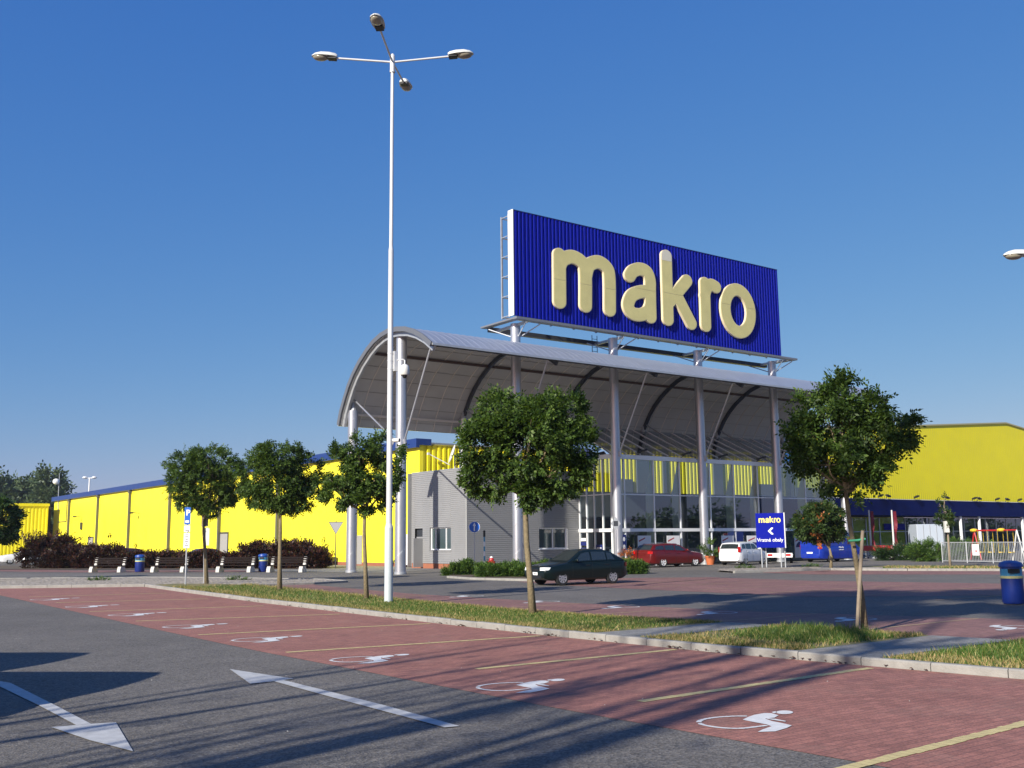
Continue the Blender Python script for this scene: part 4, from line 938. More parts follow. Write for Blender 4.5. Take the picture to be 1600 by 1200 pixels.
LET = {'m': [[(413, 302), (415, 527)], [(413, 360), (430, 325), (475, 311), (520, 335), (538, 380), (540, 546)], [(541, 400), (556, 352), (600, 336), (640, 362), (654, 410), (656, 566)]],
       'a': [[(752, 402), (768, 380), (800, 370), (834, 384), (849, 425), (850, 480), (853, 600)], [(850, 478), (800, 480), (760, 500), (744, 545), (762, 580), (800, 590), (838, 575), (851, 545)]],
       'k': [[(927, 308), (936, 612)], [(1026, 427), (945, 525)], [(975, 490), (1048, 632)]],
       'r': [[(1112, 438), (1118, 642)], [(1112, 500), (1122, 462), (1143, 446), (1166, 457)]],
       'o': None}
letters = {}
for ch, strokes in LET.items():
    if strokes is None:
        c = Z5(1273, 571); rx = (Z5(1334, 571)[0]-Z5(1213, 571)[0])/2; rz = (Z5(1273, 470)[1]-Z5(1273, 672)[1])/2
        pts = [[(c[0]+rx*math.cos(t), c[1]+rz*math.sin(t)) for t in np.linspace(0, 2*math.pi, 41)]]
    else: pts = [smooth_path([Z5(*p) for p in s]) if len(s) > 2 else [Z5(*p) for p in s] for s in strokes]
    letters[ch] = pts
def letter_field(ch, r, h=0.045):
    pts = letters[ch]; A = np.array([p for s in pts for p in s]); x0, z0 = A.min(0)-r*1.2-3*h; x1, z1 = A.max(0)+r*1.2+3*h
    X, Z = np.meshgrid(np.arange(x0, x1, h), np.arange(z0, z1, h)); F = np.min([capsule_sdf(X, Z, s, r) for s in pts], 0)
    return F, X, Z, x0, z0, h
MW = Matrix.Translation((0, 0, 0)) @ Matrix(((1, 0, 0, 0), (0, 0, -1, 0), (0, 1, 0, 0), (0, 0, 0, 1)))
seamz = {'m': 18.15, 'a': 18.55, 'k': 18.62, 'r': None, 'o': 18.62}
for ch in 'makro':
    r_ = LW if ch != 'o' else LW*1.02
    F, X, Z, x0, z0, h = letter_field(ch, r_)
    off = Matrix.Translation((-bb.loc[0], -bb.loc[1], -bb.loc[2]))
    lo = curve_fill(contours(F, x0, z0, h), M_LETTER_EDGE, 'letter', bb.root, off @ Matrix.Translation((0, SY-0.18, 0)) @ MW, 0.08)
    lo['label'] = 'cream raised letter '+ch
    Fi = F+0.04
    pieces = []
    s_ = seamz[ch]
    if s_ is None: pieces = [(Fi, M_LETTER)]
    else: pieces = [(np.maximum(Fi, Z-(s_-0.012)), M_LETTER), (np.maximum(Fi, (s_+0.012)-Z), M_LETTER)]
    if ch == 'k':
        pieces = [(np.maximum(Fi, Z-(s_-0.012)), M_LETTER), (np.maximum(np.maximum(Fi, (s_+0.012)-Z), Z-20.9), M_LETTER), (np.maximum(Fi, 20.92-Z), M_LETTERP)]
    for Fp, m_ in pieces:
        cl_ = contours(Fp, x0, z0, h)
        if ch in 'mk' and len(cl_) > 1:
            for c1 in cl_: curve_fill([c1], m_, 'letter_face', lo, off @ Matrix.Translation((0, SY-0.266, 0)) @ MW, 0.006)
            continue
        curve_fill(contours(Fp, x0, z0, h), m_, 'letter_face', lo, off @ Matrix.Translation((0, SY-0.266, 0)) @ MW, 0.006)

# satellite dish on the annex roof
p = PL(708, 710, 1, 61.5); t = T('satellite_dish', 'pale satellite dish with feed arm on the grey annex roof', 'satellite dish', (p[0], p[1], GZ-0.5))
vs = []; mb = MB(); ax = np.array([-0.80, 0.35, 0.30]); ax /= np.linalg.norm(ax); u_ = np.cross(ax, (0, 0, 1)); u_ /= np.linalg.norm(u_); v_ = np.cross(u_, ax)
rings = []
for rr in (0, .25, .5, .7):
    for k in range(18): a = 2*math.pi*k/18; vs.append(p+(u_*math.cos(a)*.8+v_*math.sin(a))*rr+ax*(0.25*rr*rr))
mb.add(vs, [(i*18+k, i*18+(k+1) % 18, (i+1)*18+(k+1) % 18, (i+1)*18+k) for i in range(3) for k in range(18)]); dd = t.part('dish', mb, M_OFFW, smooth=True)
md = dd.modifiers.new('s', 'SOLIDIFY'); md.thickness = 0.03
mb = MB(); mb.tube([p-v_*0.8, p+ax*1.7-v_*0.55], 0.035, 6); mb.box(*(np.array([p+ax*1.7-v_*.55-.08, p+ax*1.7-v_*.55+.08]).T.ravel())); t.part('feed_arm', mb, M_OFFW)
mb = MB(); mb.tube([(p[0]+.2, p[1]+.1, GZ-0.5), p+[0.2, .1, 0]], 0.05, 8); t.part('mast', mb, M_GALV)

# ------------------------------------------------------------------ right store wing
RX0, RX1, RYW = 80.0, 165.0, 62.7
st = T('store_wing', 'tall ribbed yellow store wing with dark blue awning and shop windows', 'building', (RX0, RYW, 0))
apex = 121.0
def roofz(x): return 13.65+(0.075*(x-102.4) if x < apex else 0.075*(apex-102.4)-0.1*(x-apex))
mb = MB(); n = int((RX1-RX0)/0.38); xs = []
for i in range(n):
    a = RX0+(RX1-RX0)*i/n; p_ = (RX1-RX0)/n
    xs += [(a, 0), (a+p_*0.35, 0), (a+p_*0.5, 0.014), (a+p_*0.85, 0.014)]
xs.append((RX1, 0)); k = len(xs)
mb.add([(x, RYW-d, 3.8) for x, d in xs]+[(x, RYW-d, roofz(x)) for x, d in xs], [(i, i+1, k+i+1, k+i) for i in range(k-1)])
st.part('wall', mb, M_YEL2)
mb = MB(); mb.prism([(RX0, RYW+0.05, 0), (RX0, RYW+0.05, roofz(RX0)), (RX0, 120, roofz(RX0)), (RX0, 120, 0)], (0.1, 0, 0)); st.part('side_wall', mb, M_YEL)
mb = MB()
for a, b in ((RX0, apex), (apex, RX1)): mb.beam((a, RYW, roofz(a)+.08), (b, RYW, roofz(b)+.08), 0.3, 0.16)
st.part('roof_edge', mb, mat('coping2', (0.40, 0.36, 0.16), 0.5))
mb = MB(); mb.prism([(HX1+1.4, 60.3, 3.88), (HX1+1.4, 60.15, 5.46), (HX1+1.4, 62.55, 5.66), (HX1+1.4, 62.55, 3.75)], (RX1-HX1-1.4, 0, 0)); st.part('awning', mb, M_BLUE)
mb = MB(); mb.box(HX1+1.4, RX1, 60.12, 60.3, 5.46, 5.52); st.part('awning_trim', mb, M_OFFW)
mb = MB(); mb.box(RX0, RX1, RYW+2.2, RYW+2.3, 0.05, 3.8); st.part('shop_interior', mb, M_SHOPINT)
mb = MB(); mb.box(RX0, RX1, RYW-0.05, RYW+2.2, 0.0, 0.12); st.part('plinth', mb, M_CONC)
x = RX0+0.2
while x < 132:
    w_ = 2.3; mb = MB(); mb.quad((x+.06, RYW, .12), (x+w_-.06, RYW, .12), (x+w_-.06, RYW, 3.7), (x+.06, RYW, 3.7)); p_ = st.part('shop_window', mb, M_GLASS)
    mb = MB(); mb.box(x-.06, x+.06, RYW-.06, RYW+.04, .12, 3.7); mb.box(x+.06, x+w_-.06, RYW-.05, RYW-0.01, 2.25, 2.33); st.part('window_frame', mb, M_GALV, parent=p_); x += w_
for x in (105.8, 109.6, 119.0):
    mb = MB(); mb.tube([(x, 60.6, 0), (x, 60.6, 3.86)], 0.16, 14); st.part('awning_post', mb, M_WHITE, smooth=40)
mb = MB()
r_ = random.Random(4)
for k in range(18):
    x = RX0+2+k*3; mb.box(x, x+r_.uniform(.8, 2.4), RYW+1.0, RYW+1.5, 0.15, r_.uniform(.8, 1.9))
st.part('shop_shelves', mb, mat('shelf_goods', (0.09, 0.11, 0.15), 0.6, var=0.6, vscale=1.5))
a = PL(1381, 818, 1, RYW-0.08); b = PL(1402, 828, 1, RYW-0.08)
mb = MB(); mb.box(a[0], b[0]+1.4, RYW-0.1, RYW-0.07, b[2], a[2]); sg = st.part('blue_banner', mb, M_BLUE_SIGN)
text_mesh('Drevo', 0.42, M_WHITE, 'banner_text', st.root, Matrix.Translation(tuple(-st.loc)) @ frame_mat(((a[0]+b[0]+1.4)/2, RYW-0.11, (a[2]+b[2])/2), (1, 0, 0), (0, 0, 1)))
for i, px in enumerate((1334, 1372, 1384, 1428, 1476, 1518, 1526, 1554, 1570, 1589)):
    q = PL(px, 777, 1, 60.15); q[2] = 5.52
    t = T('floodlight', 'small dark floodlight on the blue awning, number %s counted from the staked tree rightwards' % ['one', 'two', 'three', 'four', 'five', 'six', 'seven', 'eight', 'nine', 'ten'][i], 'floodlight', q, 'floodlights on the awning')
    mb = MB(); mb.tube([q, q+[0, -0.15, .22]], 0.03, 5); t.part('bracket', mb, M_DARKM)
    mb = MB(); s_ = 1 if i % 2 else -1; mb.beam(q+[-.25*s_, -.3, .2], q+[.3*s_, -.3, .36], .3, .14); t.part('lamp_head', mb, M_BLACK)

# ------------------------------------------------------------------ street lamps
def lamp_head_mb():
    """axis along +x from the arm end, 0.75 m long"""
    body = MB(); n = 10; k = 14; vs = []
    sec = [(0.0, 0.10, 0.10), (0.06, 0.15, 0.135), (0.25, 0.19, 0.165), (0.5, 0.205, 0.16), (0.68, 0.16, 0.11), (0.78, 0.07, 0.05), (0.8, 0.01, 0.02)]
    for x, w_, h_ in sec:
        for j in range(k+1): a = math.pi*j/k; vs.append((x, w_*math.cos(a), h_*math.sin(a)))
    K = k+1; fs = [(i*K+j, i*K+j+1, (i+1)*K+j+1, (i+1)*K+j) for i in range(len(sec)-1) for j in range(k)]
    fs += [(i*K, (i+1)*K, (i+1)*K+k, i*K+k) for i in range(len(sec)-1)]; fs.append(tuple(range(K)))
    body.add(vs, fs)
    gl = MB(); gl.ellip((0.52, 0, -0.01), (0.24, 0.17, 0.11), 16, 6, -1.0, 0.05)
    bx = MB(); bx.box(0.02, 0.28, -0.12, 0.12, -0.06, -0.004)
    return body, gl, bx
LB = G(607, 945.5)
lamp = thing('street_lamp', 'tall white lamp post with four arms standing on the grass island', 'street lamp', (LB[0], LB[1], 0))
mb = MB(); mb.tube([(0, 0, 0.02), (0, 0, 2.2)], [0.125, 0.12], 20); sl = obj('lower_pole', mb, M_POLE_LOW, lamp, 40)
mb = MB(); mb.box(-0.126, -0.06, -0.06, 0.06, 0.7, 1.15); 
mb = MB(); mb.tube([(0, 0, 2.2), (0, 0, 2.32)], [0.12, 0.088], 20); mb.tube([(0, 0, 2.32), (0, 0, 10.5)], [0.088, 0.078], 20); obj('middle_pole', mb, M_POLE, lamp, 40)
mb = MB(); mb.tube([(0, 0, 10.5), (0, 0, 10.62)], [0.078, 0.06], 18); mb.tube([(0, 0, 10.62), (0, 0, 16.5)], [0.06, 0.052], 18); obj('upper_pole', mb, M_POLE, lamp, 40)
mb = MB(); mb.lathe([(0.0, .62), (.03, .62), (.075, .55), (.08, .5), (.08, 0), (.055, 0)], (0, 0, 16.2), 18); mb.lathe([(.085, 0), (.085, .06)], (0, 0, 16.2), 18); obj('pole_cap', mb, M_POLE, lamp, 40)
hb, hg, hx = lamp_head_mb()
for k, az in enumerate((-37.5, 48, 142.5, 228)):
    a = rad(az); c_, s_ = math.cos(a), math.sin(a); L_ = 1.75; tilt = rad(4)
    def xf(mb_):
        o_ = MB(); o_.f = mb_.f
        for x, y, z in mb_.v:
            xx = L_-0.02+x*math.cos(tilt)-z*math.sin(tilt); zz = 16.62+math.tan(tilt)*L_*0.8+x*math.sin(tilt)+z*math.cos(tilt); o_.v.append((xx*c_-y*s_, xx*s_+y*c_, zz))
        return o_
    mb = MB(); mb.tube([(0.05*c_, .05*s_, 16.55), ((L_+.15)*c_, (L_+.15)*s_, 16.62+math.tan(tilt)*L_*0.8)], 0.032, 10); arm = obj('arm', mb, M_POLE, lamp, 40)
    h_ = obj('lamp_head', xf(hb), M_LAMPBODY, lamp, 50); obj('lamp_glass', xf(hg), M_LAMPGLASS, h_, True); obj('gear_cover', xf(hx), M_BLACK, h_)
# cameras on the lamp post
Q = AT(634, 575, LB); lat = np.array([RGT[0], RGT[1], 0])
t = T('dome_camera', 'white dome security camera on a bent arm strapped to the lamp post', 'camera', (LB[0], LB[1], 7.0))
b0 = np.array([LB[0], LB[1], 0]); mb = MB()
for z in (6.85, 7.1, 7.32): mb.lathe([(.092, 0), (.092, .03)], (LB[0], LB[1], z), 16)
mb.box(LB[0]+.08*lat[0]-.03+.03, LB[0]+.08*lat[0]+.12, LB[1]+.08*lat[1]-.08, LB[1]+.08*lat[1]+.06, 6.8, 7.4); t.part('clamp', mb, M_POLE)
e = b0+lat*0.43; mb = MB(); mb.tube([b0+lat*.12+[0, 0, 7.12], b0+lat*.38+[0, 0, 7.15], e+[0, 0, 7.12], e+[0, 0, 6.98]], 0.022, 8); t.part('arm', mb, M_POLE)
mb = MB(); mb.lathe([(0.001, .26), (.06, .25), (.12, .2), (.14, .12), (.14, -.06), (.12, -.08), (.001, -.08)], (e[0], e[1], 6.75), 18); t.part('housing', mb, M_OFFW, smooth=50)
mb = MB(); mb.ellip((e[0], e[1], 6.68), (.08, .08, .1), 14, 5, -1, 0.1); t.part('dome', mb, M_BLACK, smooth=True)
t = T('bullet_camera', 'small white tube camera clamped to the lamp post beside the leafy tree', 'camera', (LB[0], LB[1], 4.6))
e = b0+lat*0.14+[0, 0, 4.74]; f_ = np.array([FWD[0], FWD[1], 0])*0.35+lat*-0.9; f_ /= np.linalg.norm(f_)
mb = MB(); mb.tube([b0+lat*.05+[0, 0, 4.55], b0+lat*.1+[0, 0, 4.68]], .03, 8); t.part('bracket', mb, M_POLE)
mb = MB(); mb.tube([e+f_*.14, e-f_*.16], .06, 14); t.part('housing', mb, M_OFFW, smooth=40)
mb = MB(); mb.tube([e-f_*.161, e-f_*.165], .048, 12); t.part('lens', mb, M_BLACK)
# right lamp: its post stands just outside the frame
RB = np.array([27.5, 13.3, 0]); off = AT(1600, 407, RB)
rl = thing('street_lamp', 'lamp head on a horizontal arm reaching in at the right frame edge', 'street lamp', (RB[0]+1.6, RB[1]-1.1, 0))
mb = MB(); mb.tube([(0, 0, 0), (0, 0, 9.35)], [.09, .06], 16); obj('pole', mb, M_POLE, rl, 40)
dv = np.array([-1.6, 1.1, 0]); dv /= np.linalg.norm(dv)
for s_ in (1, -1):
    a = math.atan2(dv[1]*s_, dv[0]*s_); c_, s2 = math.cos(a), math.sin(a); L_ = 1.75
    def xf2(mb_):
        o_ = MB(); o_.f = mb_.f
        for x, y, z in mb_.v: xx = L_+x; o_.v.append((xx*c_-y*s2, xx*s2+y*c_, 9.33+z))
        return o_
    mb = MB(); mb.tube([(0, 0, 9.32), ((L_+.1)*c_, (L_+.1)*s2, 9.35)], .03, 8); obj('arm', mb, M_POLE, rl)
    h_ = obj('lamp_head', xf2(hb), M_LAMPBODY, rl, 50); obj('lamp_glass', xf2(hg), M_LAMPGLASS, h_, True)
# far double lamp beyond the warehouse roof
fp = DIR(135, 215); fl = thing('street_lamp', 'distant twin headed lamp rising behind the warehouse roof', 'street lamp', fp)
zt = AT(135, 747, fp)[2]; mb = MB(); mb.tube([(0, 0, 0), (0, 0, zt)], [.2, .13], 8); obj('pole', mb, M_WHITE, fl)
mb = MB(); mb.tube([(-0.7*lat[0], -0.7*lat[1], zt), (.7*lat[0], .7*lat[1], zt)], .08, 6); obj('arm', mb, M_WHITE, fl)
for s_ in (1, -1): mb = MB(); mb.ellip((s_*.9*lat[0], s_*.9*lat[1], zt+.1), (.5, .5, .25), 10, 5); obj('lamp_head', mb, M_WHITE, fl)

# ------------------------------------------------------------------ vehicles
def boolean_cut(o, cutter):
    md = o.modifiers.new('b', 'BOOLEAN'); md.operation = 'DIFFERENCE'; md.object = cutter; md.solver = 'EXACT'
    dg = bpy.context.evaluated_depsgraph_get(); me = bpy.data.meshes.new_from_object(o.evaluated_get(dg)); o.modifiers.clear(); o.data = me; bpy.data.objects.remove(cutter)
def make_vehicle(name, label, cat, spec, paint, loc, rz, group=None, rimmat=None, plate=None, seams=True, platecol=None, lowbumper=None):
    """local x=0 at the nose, +x to the tail"""
    root = thing(name, label, cat, loc, rz, group)
    L_, W_ = spec['L'], spec['W']; body = spec['body']; gh = spec['gh']; zb = spec.get('zb', 0.2)
    bx = [p[0] for p in body]; bz = [p[1] for p in body]
    xs = sorted(set(list(np.linspace(0.0, L_, 34))+bx)); vs = []; K = None
    for x in xs:
        zt_ = float(np.interp(x, bx, bz)); e = min(x, L_-x); wf = W_*(1-0.16*max(0, 1-e/0.45)**2); zlo = zb+0.10*max(0, 1-e/0.3)
        zm = zlo+(zt_-zlo)*0.5
        half = [(0, zlo), (wf*.86, zlo), (wf*.965, zlo+.07), (wf*1.0, zm), (wf*.985, zm+(zt_-zm)*.55), (wf*.945, zt_-.045), (wf*.86, zt_), (wf*.5, zt_+.015), (0, zt_+.02)]
        ring = half+[(-y, z) for y, z in half[-2:0:-1]]; K = len(ring); vs += [(x, y, z) for y, z in ring]
    n = len(xs); fs = [(i*K+j, (i+1)*K+j, (i+1)*K+(j+1) % K, i*K+(j+1) % K) for i in range(n-1) for j in range(K)]
    fs += [tuple(range(K)), tuple((n-1)*K+j for j in range(K-1, -1, -1))]
    mb = MB(); mb.add(vs, fs); bo = obj('body', mb, paint, root)
    R = spec['R']; wr = R*1.13
    cm = MB()
    for wx in spec['wheels']:
        for s_ in (-1, 1): cm.tube([(wx, s_*(W_-0.26), R), (wx, s_*(W_+0.15), R)], wr, 24)
    cut = obj('cut', cm, M_BLACK); 
    try: boolean_cut(bo, cut)
    except Exception as ex: print('bool', ex)
    me = bo.data
    if not me.materials: me.materials.append(paint)
    if len(me.materials) > 1 or me.materials[0] != paint: me.materials.clear(); me.materials.append(paint)
    me.polygons.foreach_set('use_smooth', [True]*len(me.polygons)); me.set_sharp_from_angle(angle=rad(32))
    # greenhouse
    gx = [p[0] for p in gh]; gz = [p[1] for p in gh]; x0, x1 = gx[0], gx[-1]; rh = spec['roofw']
    def gsec(x):
        belt = float(np.interp(x, bx, bz))-0.01; zr = max(float(np.interp(x, gx, gz)), belt+.004); f = min(1.0, (zr-belt)/(max(gz)-belt)); wb = W_*.90; wt = wb+(W_*rh-wb)*f; return belt, zr, wb, wt
    xs2 = sorted(set(list(np.linspace(x0, x1, 30))+gx)); vs = []
    for x in xs2:
        belt, zr, wb, wt = gsec(x); r_ = min(.06, (zr-belt)*.4)
        half = [(wb, belt), (wb+(wt-wb)*.8, belt+(zr-belt)*.8-r_*.2), (wt-.01, zr-r_*.55), (wt-.06, zr-.005), (wt*.5, zr+.018*min(1, (zr-belt)/.3)), (0, zr+.025*min(1, (zr-belt)/.3))]
        ring = half+[(-y, z) for y, z in half[-2::-1]]; K = len(ring); vs += [(x, y, z) for y, z in ring]
    n = len(xs2); fs = [(i*K+j, (i+1)*K+j, (i+1)*K+j+1, i*K+j+1) for i in range(n-1) for j in range(K-1)]; mb = MB(); mb.add(vs, fs)
    mb.f.append(tuple(range(K-1, -1, -1))); mb.f.append(tuple((n-1)*K+j for j in range(K)))
    obj('cabin', mb, paint, root, 35)
    def side_pt(x, t, s_, o_=0.012):
        belt, zr, wb, wt = gsec(x); return (x, s_*(wb+(wt-wb)*.8*(t/.8)+o_), belt+(zr-belt)*t)
    for s_ in (-1, 1):
        for (wx0, wx1, t0, t1, c0, c1) in spec['side']:
            mb = MB(); top = []; bot = []
            for k in range(9):
                u = k/8; bot.append(side_pt(wx0+(wx1-wx0)*u, t0, s_)); xt = (wx0+c0)+((wx1+c1)-(wx0+c0))*u; top.append(side_pt(xt, t1, s_))
            mb.add(bot+top, [(i, i+1, 9+i+1, 9+i) for i in range(8)]); obj('side_window', mb, M_CGLASS, root)
    def slope(a, b, m_, name_, inset=.09, off=.012):
        mb = MB(); rows = []
        for k in range(7):
            x = a+(b-a)*k/6; belt, zr, wb, wt = gsec(x); w_ = max(.05, wt-inset); crown = .018*min(1, (zr-belt)/.3)
            rows.append([(x, -w_, zr+off+.0), (x, -w_*.5, zr+off+crown), (x, 0, zr+off+crown*1.4), (x, w_*.5, zr+off+crown), (x, w_, zr+off+.0)])
        v = [q for r_ in rows for q in r_]; mb.add(v, [(i*5+j, i*5+j+1, (i+1)*5+j+1, (i+1)*5+j) for i in range(6) for j in range(4)]); return obj(name_, mb, m_, root, True)
    if spec.get('ws'): slope(*spec['ws'], M_CGLASS, 'windscreen')
    if spec.get('rw'): slope(*spec['rw'], M_CGLASS, 'rear_window')
    # wheels
    for wx in spec['wheels']:
        for s_ in (-1, 1):
            y0 = s_*(W_-0.21); y1 = s_*(W_-0.015); mb = MB()
            tp = []; prof = [(R*.62, y1), (R*.93, y1), (R, y1-s_*.03), (R, y0+s_*.03), (R*.93, y0), (R*.3, y0)]
            vs = []; K2 = 24
            for r_, y in prof:
                for k in range(K2): a = 2*math.pi*k/K2; vs.append((wx+r_*math.cos(a), y, R+r_*math.sin(a)))
            mb.add(vs, [(i*K2+k, i*K2+(k+1) % K2, (i+1)*K2+(k+1) % K2, (i+1)*K2+k) for i in range(len(prof)-1) for k in range(K2)]); wo_ = obj('wheel', mb, M_TYRE, root, 40)
            mb = MB(); yo = y1-s_*.012; ri = R*.64
            ns = spec.get('spokes', 7)
            for k in range(ns):
                a = 2*math.pi*k/ns+.2; d_ = .25 if ns < 8 else .2
                pts = [(wx+r_*math.cos(a+o_), yo, R+r_*math.sin(a+o_)) for r_, o_ in ((ri*.15, -.9), (ri*.97, -d_), (ri*.97, d_), (ri*.15, .9))]
                mb.prism(pts, (0, s_*.012, 0))
            vs = []
            for r_, y in ((ri*.90, yo-s_*.005), (ri*.92, yo+s_*.016), (ri*1.02, yo+s_*.016), (ri*1.03, yo-s_*.005)):
                for k in range(K2): a = 2*math.pi*k/K2; vs.append((wx+r_*math.cos(a), y, R+r_*math.sin(a)))
            mb.add(vs, [(i*K2+k, i*K2+(k+1) % K2, (i+1)*K2+(k+1) % K2, (i+1)*K2+k) for i in range(3) for k in range(K2)])
            obj('rim', mb, rimmat or M_RIM, wo_)
            mb = MB(); mb.tube([(wx, yo-s_*.03, R), (wx, yo-s_*.032, R)], ri, 20); obj('hub', mb, M_BLACK, wo_)
    # lights, plates, mirrors
    zf = float(np.interp(.12, bx, bz)); zr_ = float(np.interp(L_-.1, bx, bz))
    for s_ in (-1, 1):
        mb = MB(); a_, b_ = spec.get('hl', (zf-.17, zf-.03)); yA = W_*.86
        def fx(y): return 0.0
        mb.add([(-.012, s_*W_*.48, a_), (-.012, s_*W_*.80, a_), (.16, s_*(W_*.93), a_+.02), (.24, s_*(W_*.955), b_), (.03, s_*W_*.80, b_+.01), (0.0, s_*W_*.48, b_)], [(0, 1, 4, 5), (1, 2, 3, 4)]); obj('headlight', mb, M_CLEARLAMP, root)
        mb = MB(); a_, b_ = spec.get('tl', (zr_-.22, zr_-.05)); q = spec.get('tlw', .70)
        mb.add([(L_+.012, s_*W_*q, a_), (L_+.012, s_*W_*.835, a_), (L_-.14, s_*W_*.965, a_), (L_-.14, s_*W_*.955, b_), (L_+.006, s_*W_*.84, b_), (L_+.006, s_*W_*q, b_)], [(0, 1, 4, 5), (1, 2, 3, 4)]); obj('tail_light', mb, M_REDLAMP, root)
        mx = spec['mirror']; mb = MB(); mb.ellip((mx, s_*(W_+.07), float(np.interp(mx, bx, bz))+.07), (.06, .11, .07), 10, 6); mb.beam((mx, s_*(W_*.9), float(np.interp(mx, bx, bz))+.03), (mx, s_*(W_+.02), float(np.interp(mx, bx, bz))+.04), .05, .03); obj('door_mirror', mb, paint, root, True)
        if seams:
            mb = MB()
            for x in spec['doors']:
                zt_ = float(np.interp(x, bx, bz)); zlo = zb; zm = zlo+(zt_-zlo)*.5
                pts = [(x, s_*(W_*.97+.003), zlo+.08), (x, s_*(W_+.003), zm), (x, s_*(W_*.985+.003), zm+(zt_-zm)*.55), (x, s_*(W_*.945+.004), zt_-.04)]
                for a, b in zip(pts[:-1], pts[1:]): mb.beam(a, b, .012, .004, (0, 1, 0))
            obj('door_gap', mb, M_BLACK, root)
            mb = MB()
            for x in spec['handles']: mb.box(x, x+.18, s_*(W_*.985)-.0 if s_ > 0 else -W_*.985-.03, s_*(W_*.985)+.03 if s_ > 0 else -W_*.985, .0+float(np.interp(x, bx, bz))-.16, float(np.interp(x, bx, bz))-.13)
            obj('door_handle', mb, M_BLACK if spec.get('blackh') else paint, root)
    mb = MB(); mb.box(-.018, .02, -W_*.62, W_*.62, .30, .40) if spec.get('grille', True) else None; mb.box(-.014, .02, -W_*.38, W_*.38, zf-.14, zf-.05); obj('grille', mb, M_BLACK, root)
    for (xx, dx) in ((-.022, -1), (L_+.006, 1)):
        z0 = .42 if dx < 0 else spec.get('platez', .62); mb = MB(); mb.box(min(xx, xx+dx*.006), max(xx, xx+dx*.006), -.26, .26, z0, z0+.115); pl_ = obj('number_plate', mb, platecol or M_WHITE, root)
        if plate:
            mt = frame_mat((xx+dx*.008, 0, z0+.057), (0, -1, 0) if dx < 0 else (0, 1, 0), (0, 0, 1)); text_mesh(plate, .10, M_BLACK, 'plate_text', pl_, mt, .001)
    return root
def paint(name, col, coat=0.45, metal=0.0): return mat(name, col, 0.32, metal=metal, coat=coat, spec=0.5)
M_CARGREEN = mat('dark_green_paint', (0.004, 0.009, 0.008), 0.3, coat=0.3, spec=0.25); M_CARRED = paint('red_paint_car', (0.12, 0.005, 0.003), metal=0.1); M_CARWHITE = paint('white_paint_car', (0.74, 0.75, 0.76))
M_CARSILVER = paint('silver_paint_car', (0.50, 0.52, 0.55), metal=0.3); M_VANBLUE = paint('blue_paint_van', (0.006, 0.028, 0.30)); M_CARMAROON = paint('maroon_paint', (0.06, 0.012, 0.012))
HATCH = dict(L=4.16, W=.845, R=.295, roofw=.70, wheels=(.80, 3.34), mirror=1.45, body=[(0, .60), (.04, .68), (.2, .76), (.6, .83), (1.15, .91), (1.6, .92), (3.5, .95), (3.95, .96), (4.1, .90), (4.16, .62)],
             gh=[(1.10, .90), (1.85, 1.335), (2.1, 1.385), (2.5, 1.41), (3.05, 1.385), (3.35, 1.32), (4.02, .96)], ws=(1.2, 1.86), rw=(3.45, 3.95),
             side=[(1.45, 2.25, .10, .80, .38, .0), (2.33, 3.05, .10, .80, .0, .0), (3.11, 3.50, .12, .78, .0, -.15)], doors=(1.3, 2.29, 3.2), handles=(1.98, 2.95), hl=(.60, .72), platez=.45, spokes=8, blackh=1)
ESTATE = dict(L=4.83, W=.93, R=.335, roofw=.72, wheels=(.95, 3.80), mirror=1.75, body=[(0, .64), (.05, .74), (.25, .84), (.7, .93), (1.35, 1.0), (2, 1.01), (4.3, 1.08), (4.7, 1.08), (4.8, .95), (4.83, .6)],
              gh=[(1.25, .98), (2.1, 1.40), (2.5, 1.48), (3.0, 1.50), (3.9, 1.46), (4.4, 1.40), (4.78, 1.06)], ws=(1.38, 2.12), rw=(4.42, 4.74), side=[(1.75, 2.65, .1, .78, .45, 0), (2.73, 3.55, .1, .78, 0, 0), (3.63, 4.42, .14, .76, 0, -.12)],
              doors=(1.6, 2.69, 3.6), handles=(2.38, 3.3), hl=(.70, .84), tl=(.86, 1.02), tlw=.62, platez=.78, spokes=5)
VAN2 = None
MPV = dict(L=4.02, W=.86, R=.31, roofw=.76, wheels=(.78, 3.27), mirror=1.35, body=[(0, .66), (.05, .78), (.2, .88), (.9, 1.0), (1.4, 1.02), (3.8, 1.05), (3.97, 1.0), (4.02, .62)],
           gh=[(.85, .99), (1.6, 1.43), (1.9, 1.5), (2.4, 1.53), (3.3, 1.50), (3.7, 1.44), (3.95, 1.04)], ws=(.98, 1.62), rw=(3.74, 3.93), side=[(1.35, 2.2, .1, .8, .38, 0), (2.28, 3.0, .1, .8, 0, 0), (3.08, 3.6, .14, .78, 0, -.1)],
           doors=(1.2, 2.24, 3.05), handles=(1.95, 2.8), hl=(.72, .86), tl=(.86, 1.22), tlw=.80, platez=.60, spokes=7)
VAN = dict(L=5.3, W=.97, R=.34, roofw=.84, wheels=(.95, 4.15), mirror=1.35, body=[(0, .68), (.05, .85), (.3, .98), (.8, 1.12), (1.3, 1.16), (5.1, 1.16), (5.26, 1.12), (5.3, .6)],
           gh=[(.7, 1.10), (1.6, 2.05), (1.9, 2.24), (2.3, 2.30), (4.9, 2.30), (5.15, 2.24), (5.27, 1.14)], ws=(.85, 1.6), rw=None, side=[(1.25, 2.0, .1, .72, .42, 0)], doors=(1.2, 2.1, 3.1), handles=(1.95,), hl=(.72, .90), tl=(.95, 1.25), tlw=.86, platez=.62, spokes=6)
VAN2 = dict(VAN); VAN2['W'] = .84; VAN2['gh'] = [(.5, 1.10), (1.3, 2.25), (1.6, 2.46), (2.3, 2.5), (4.9, 2.5), (5.15, 2.44), (5.27, 1.14)]
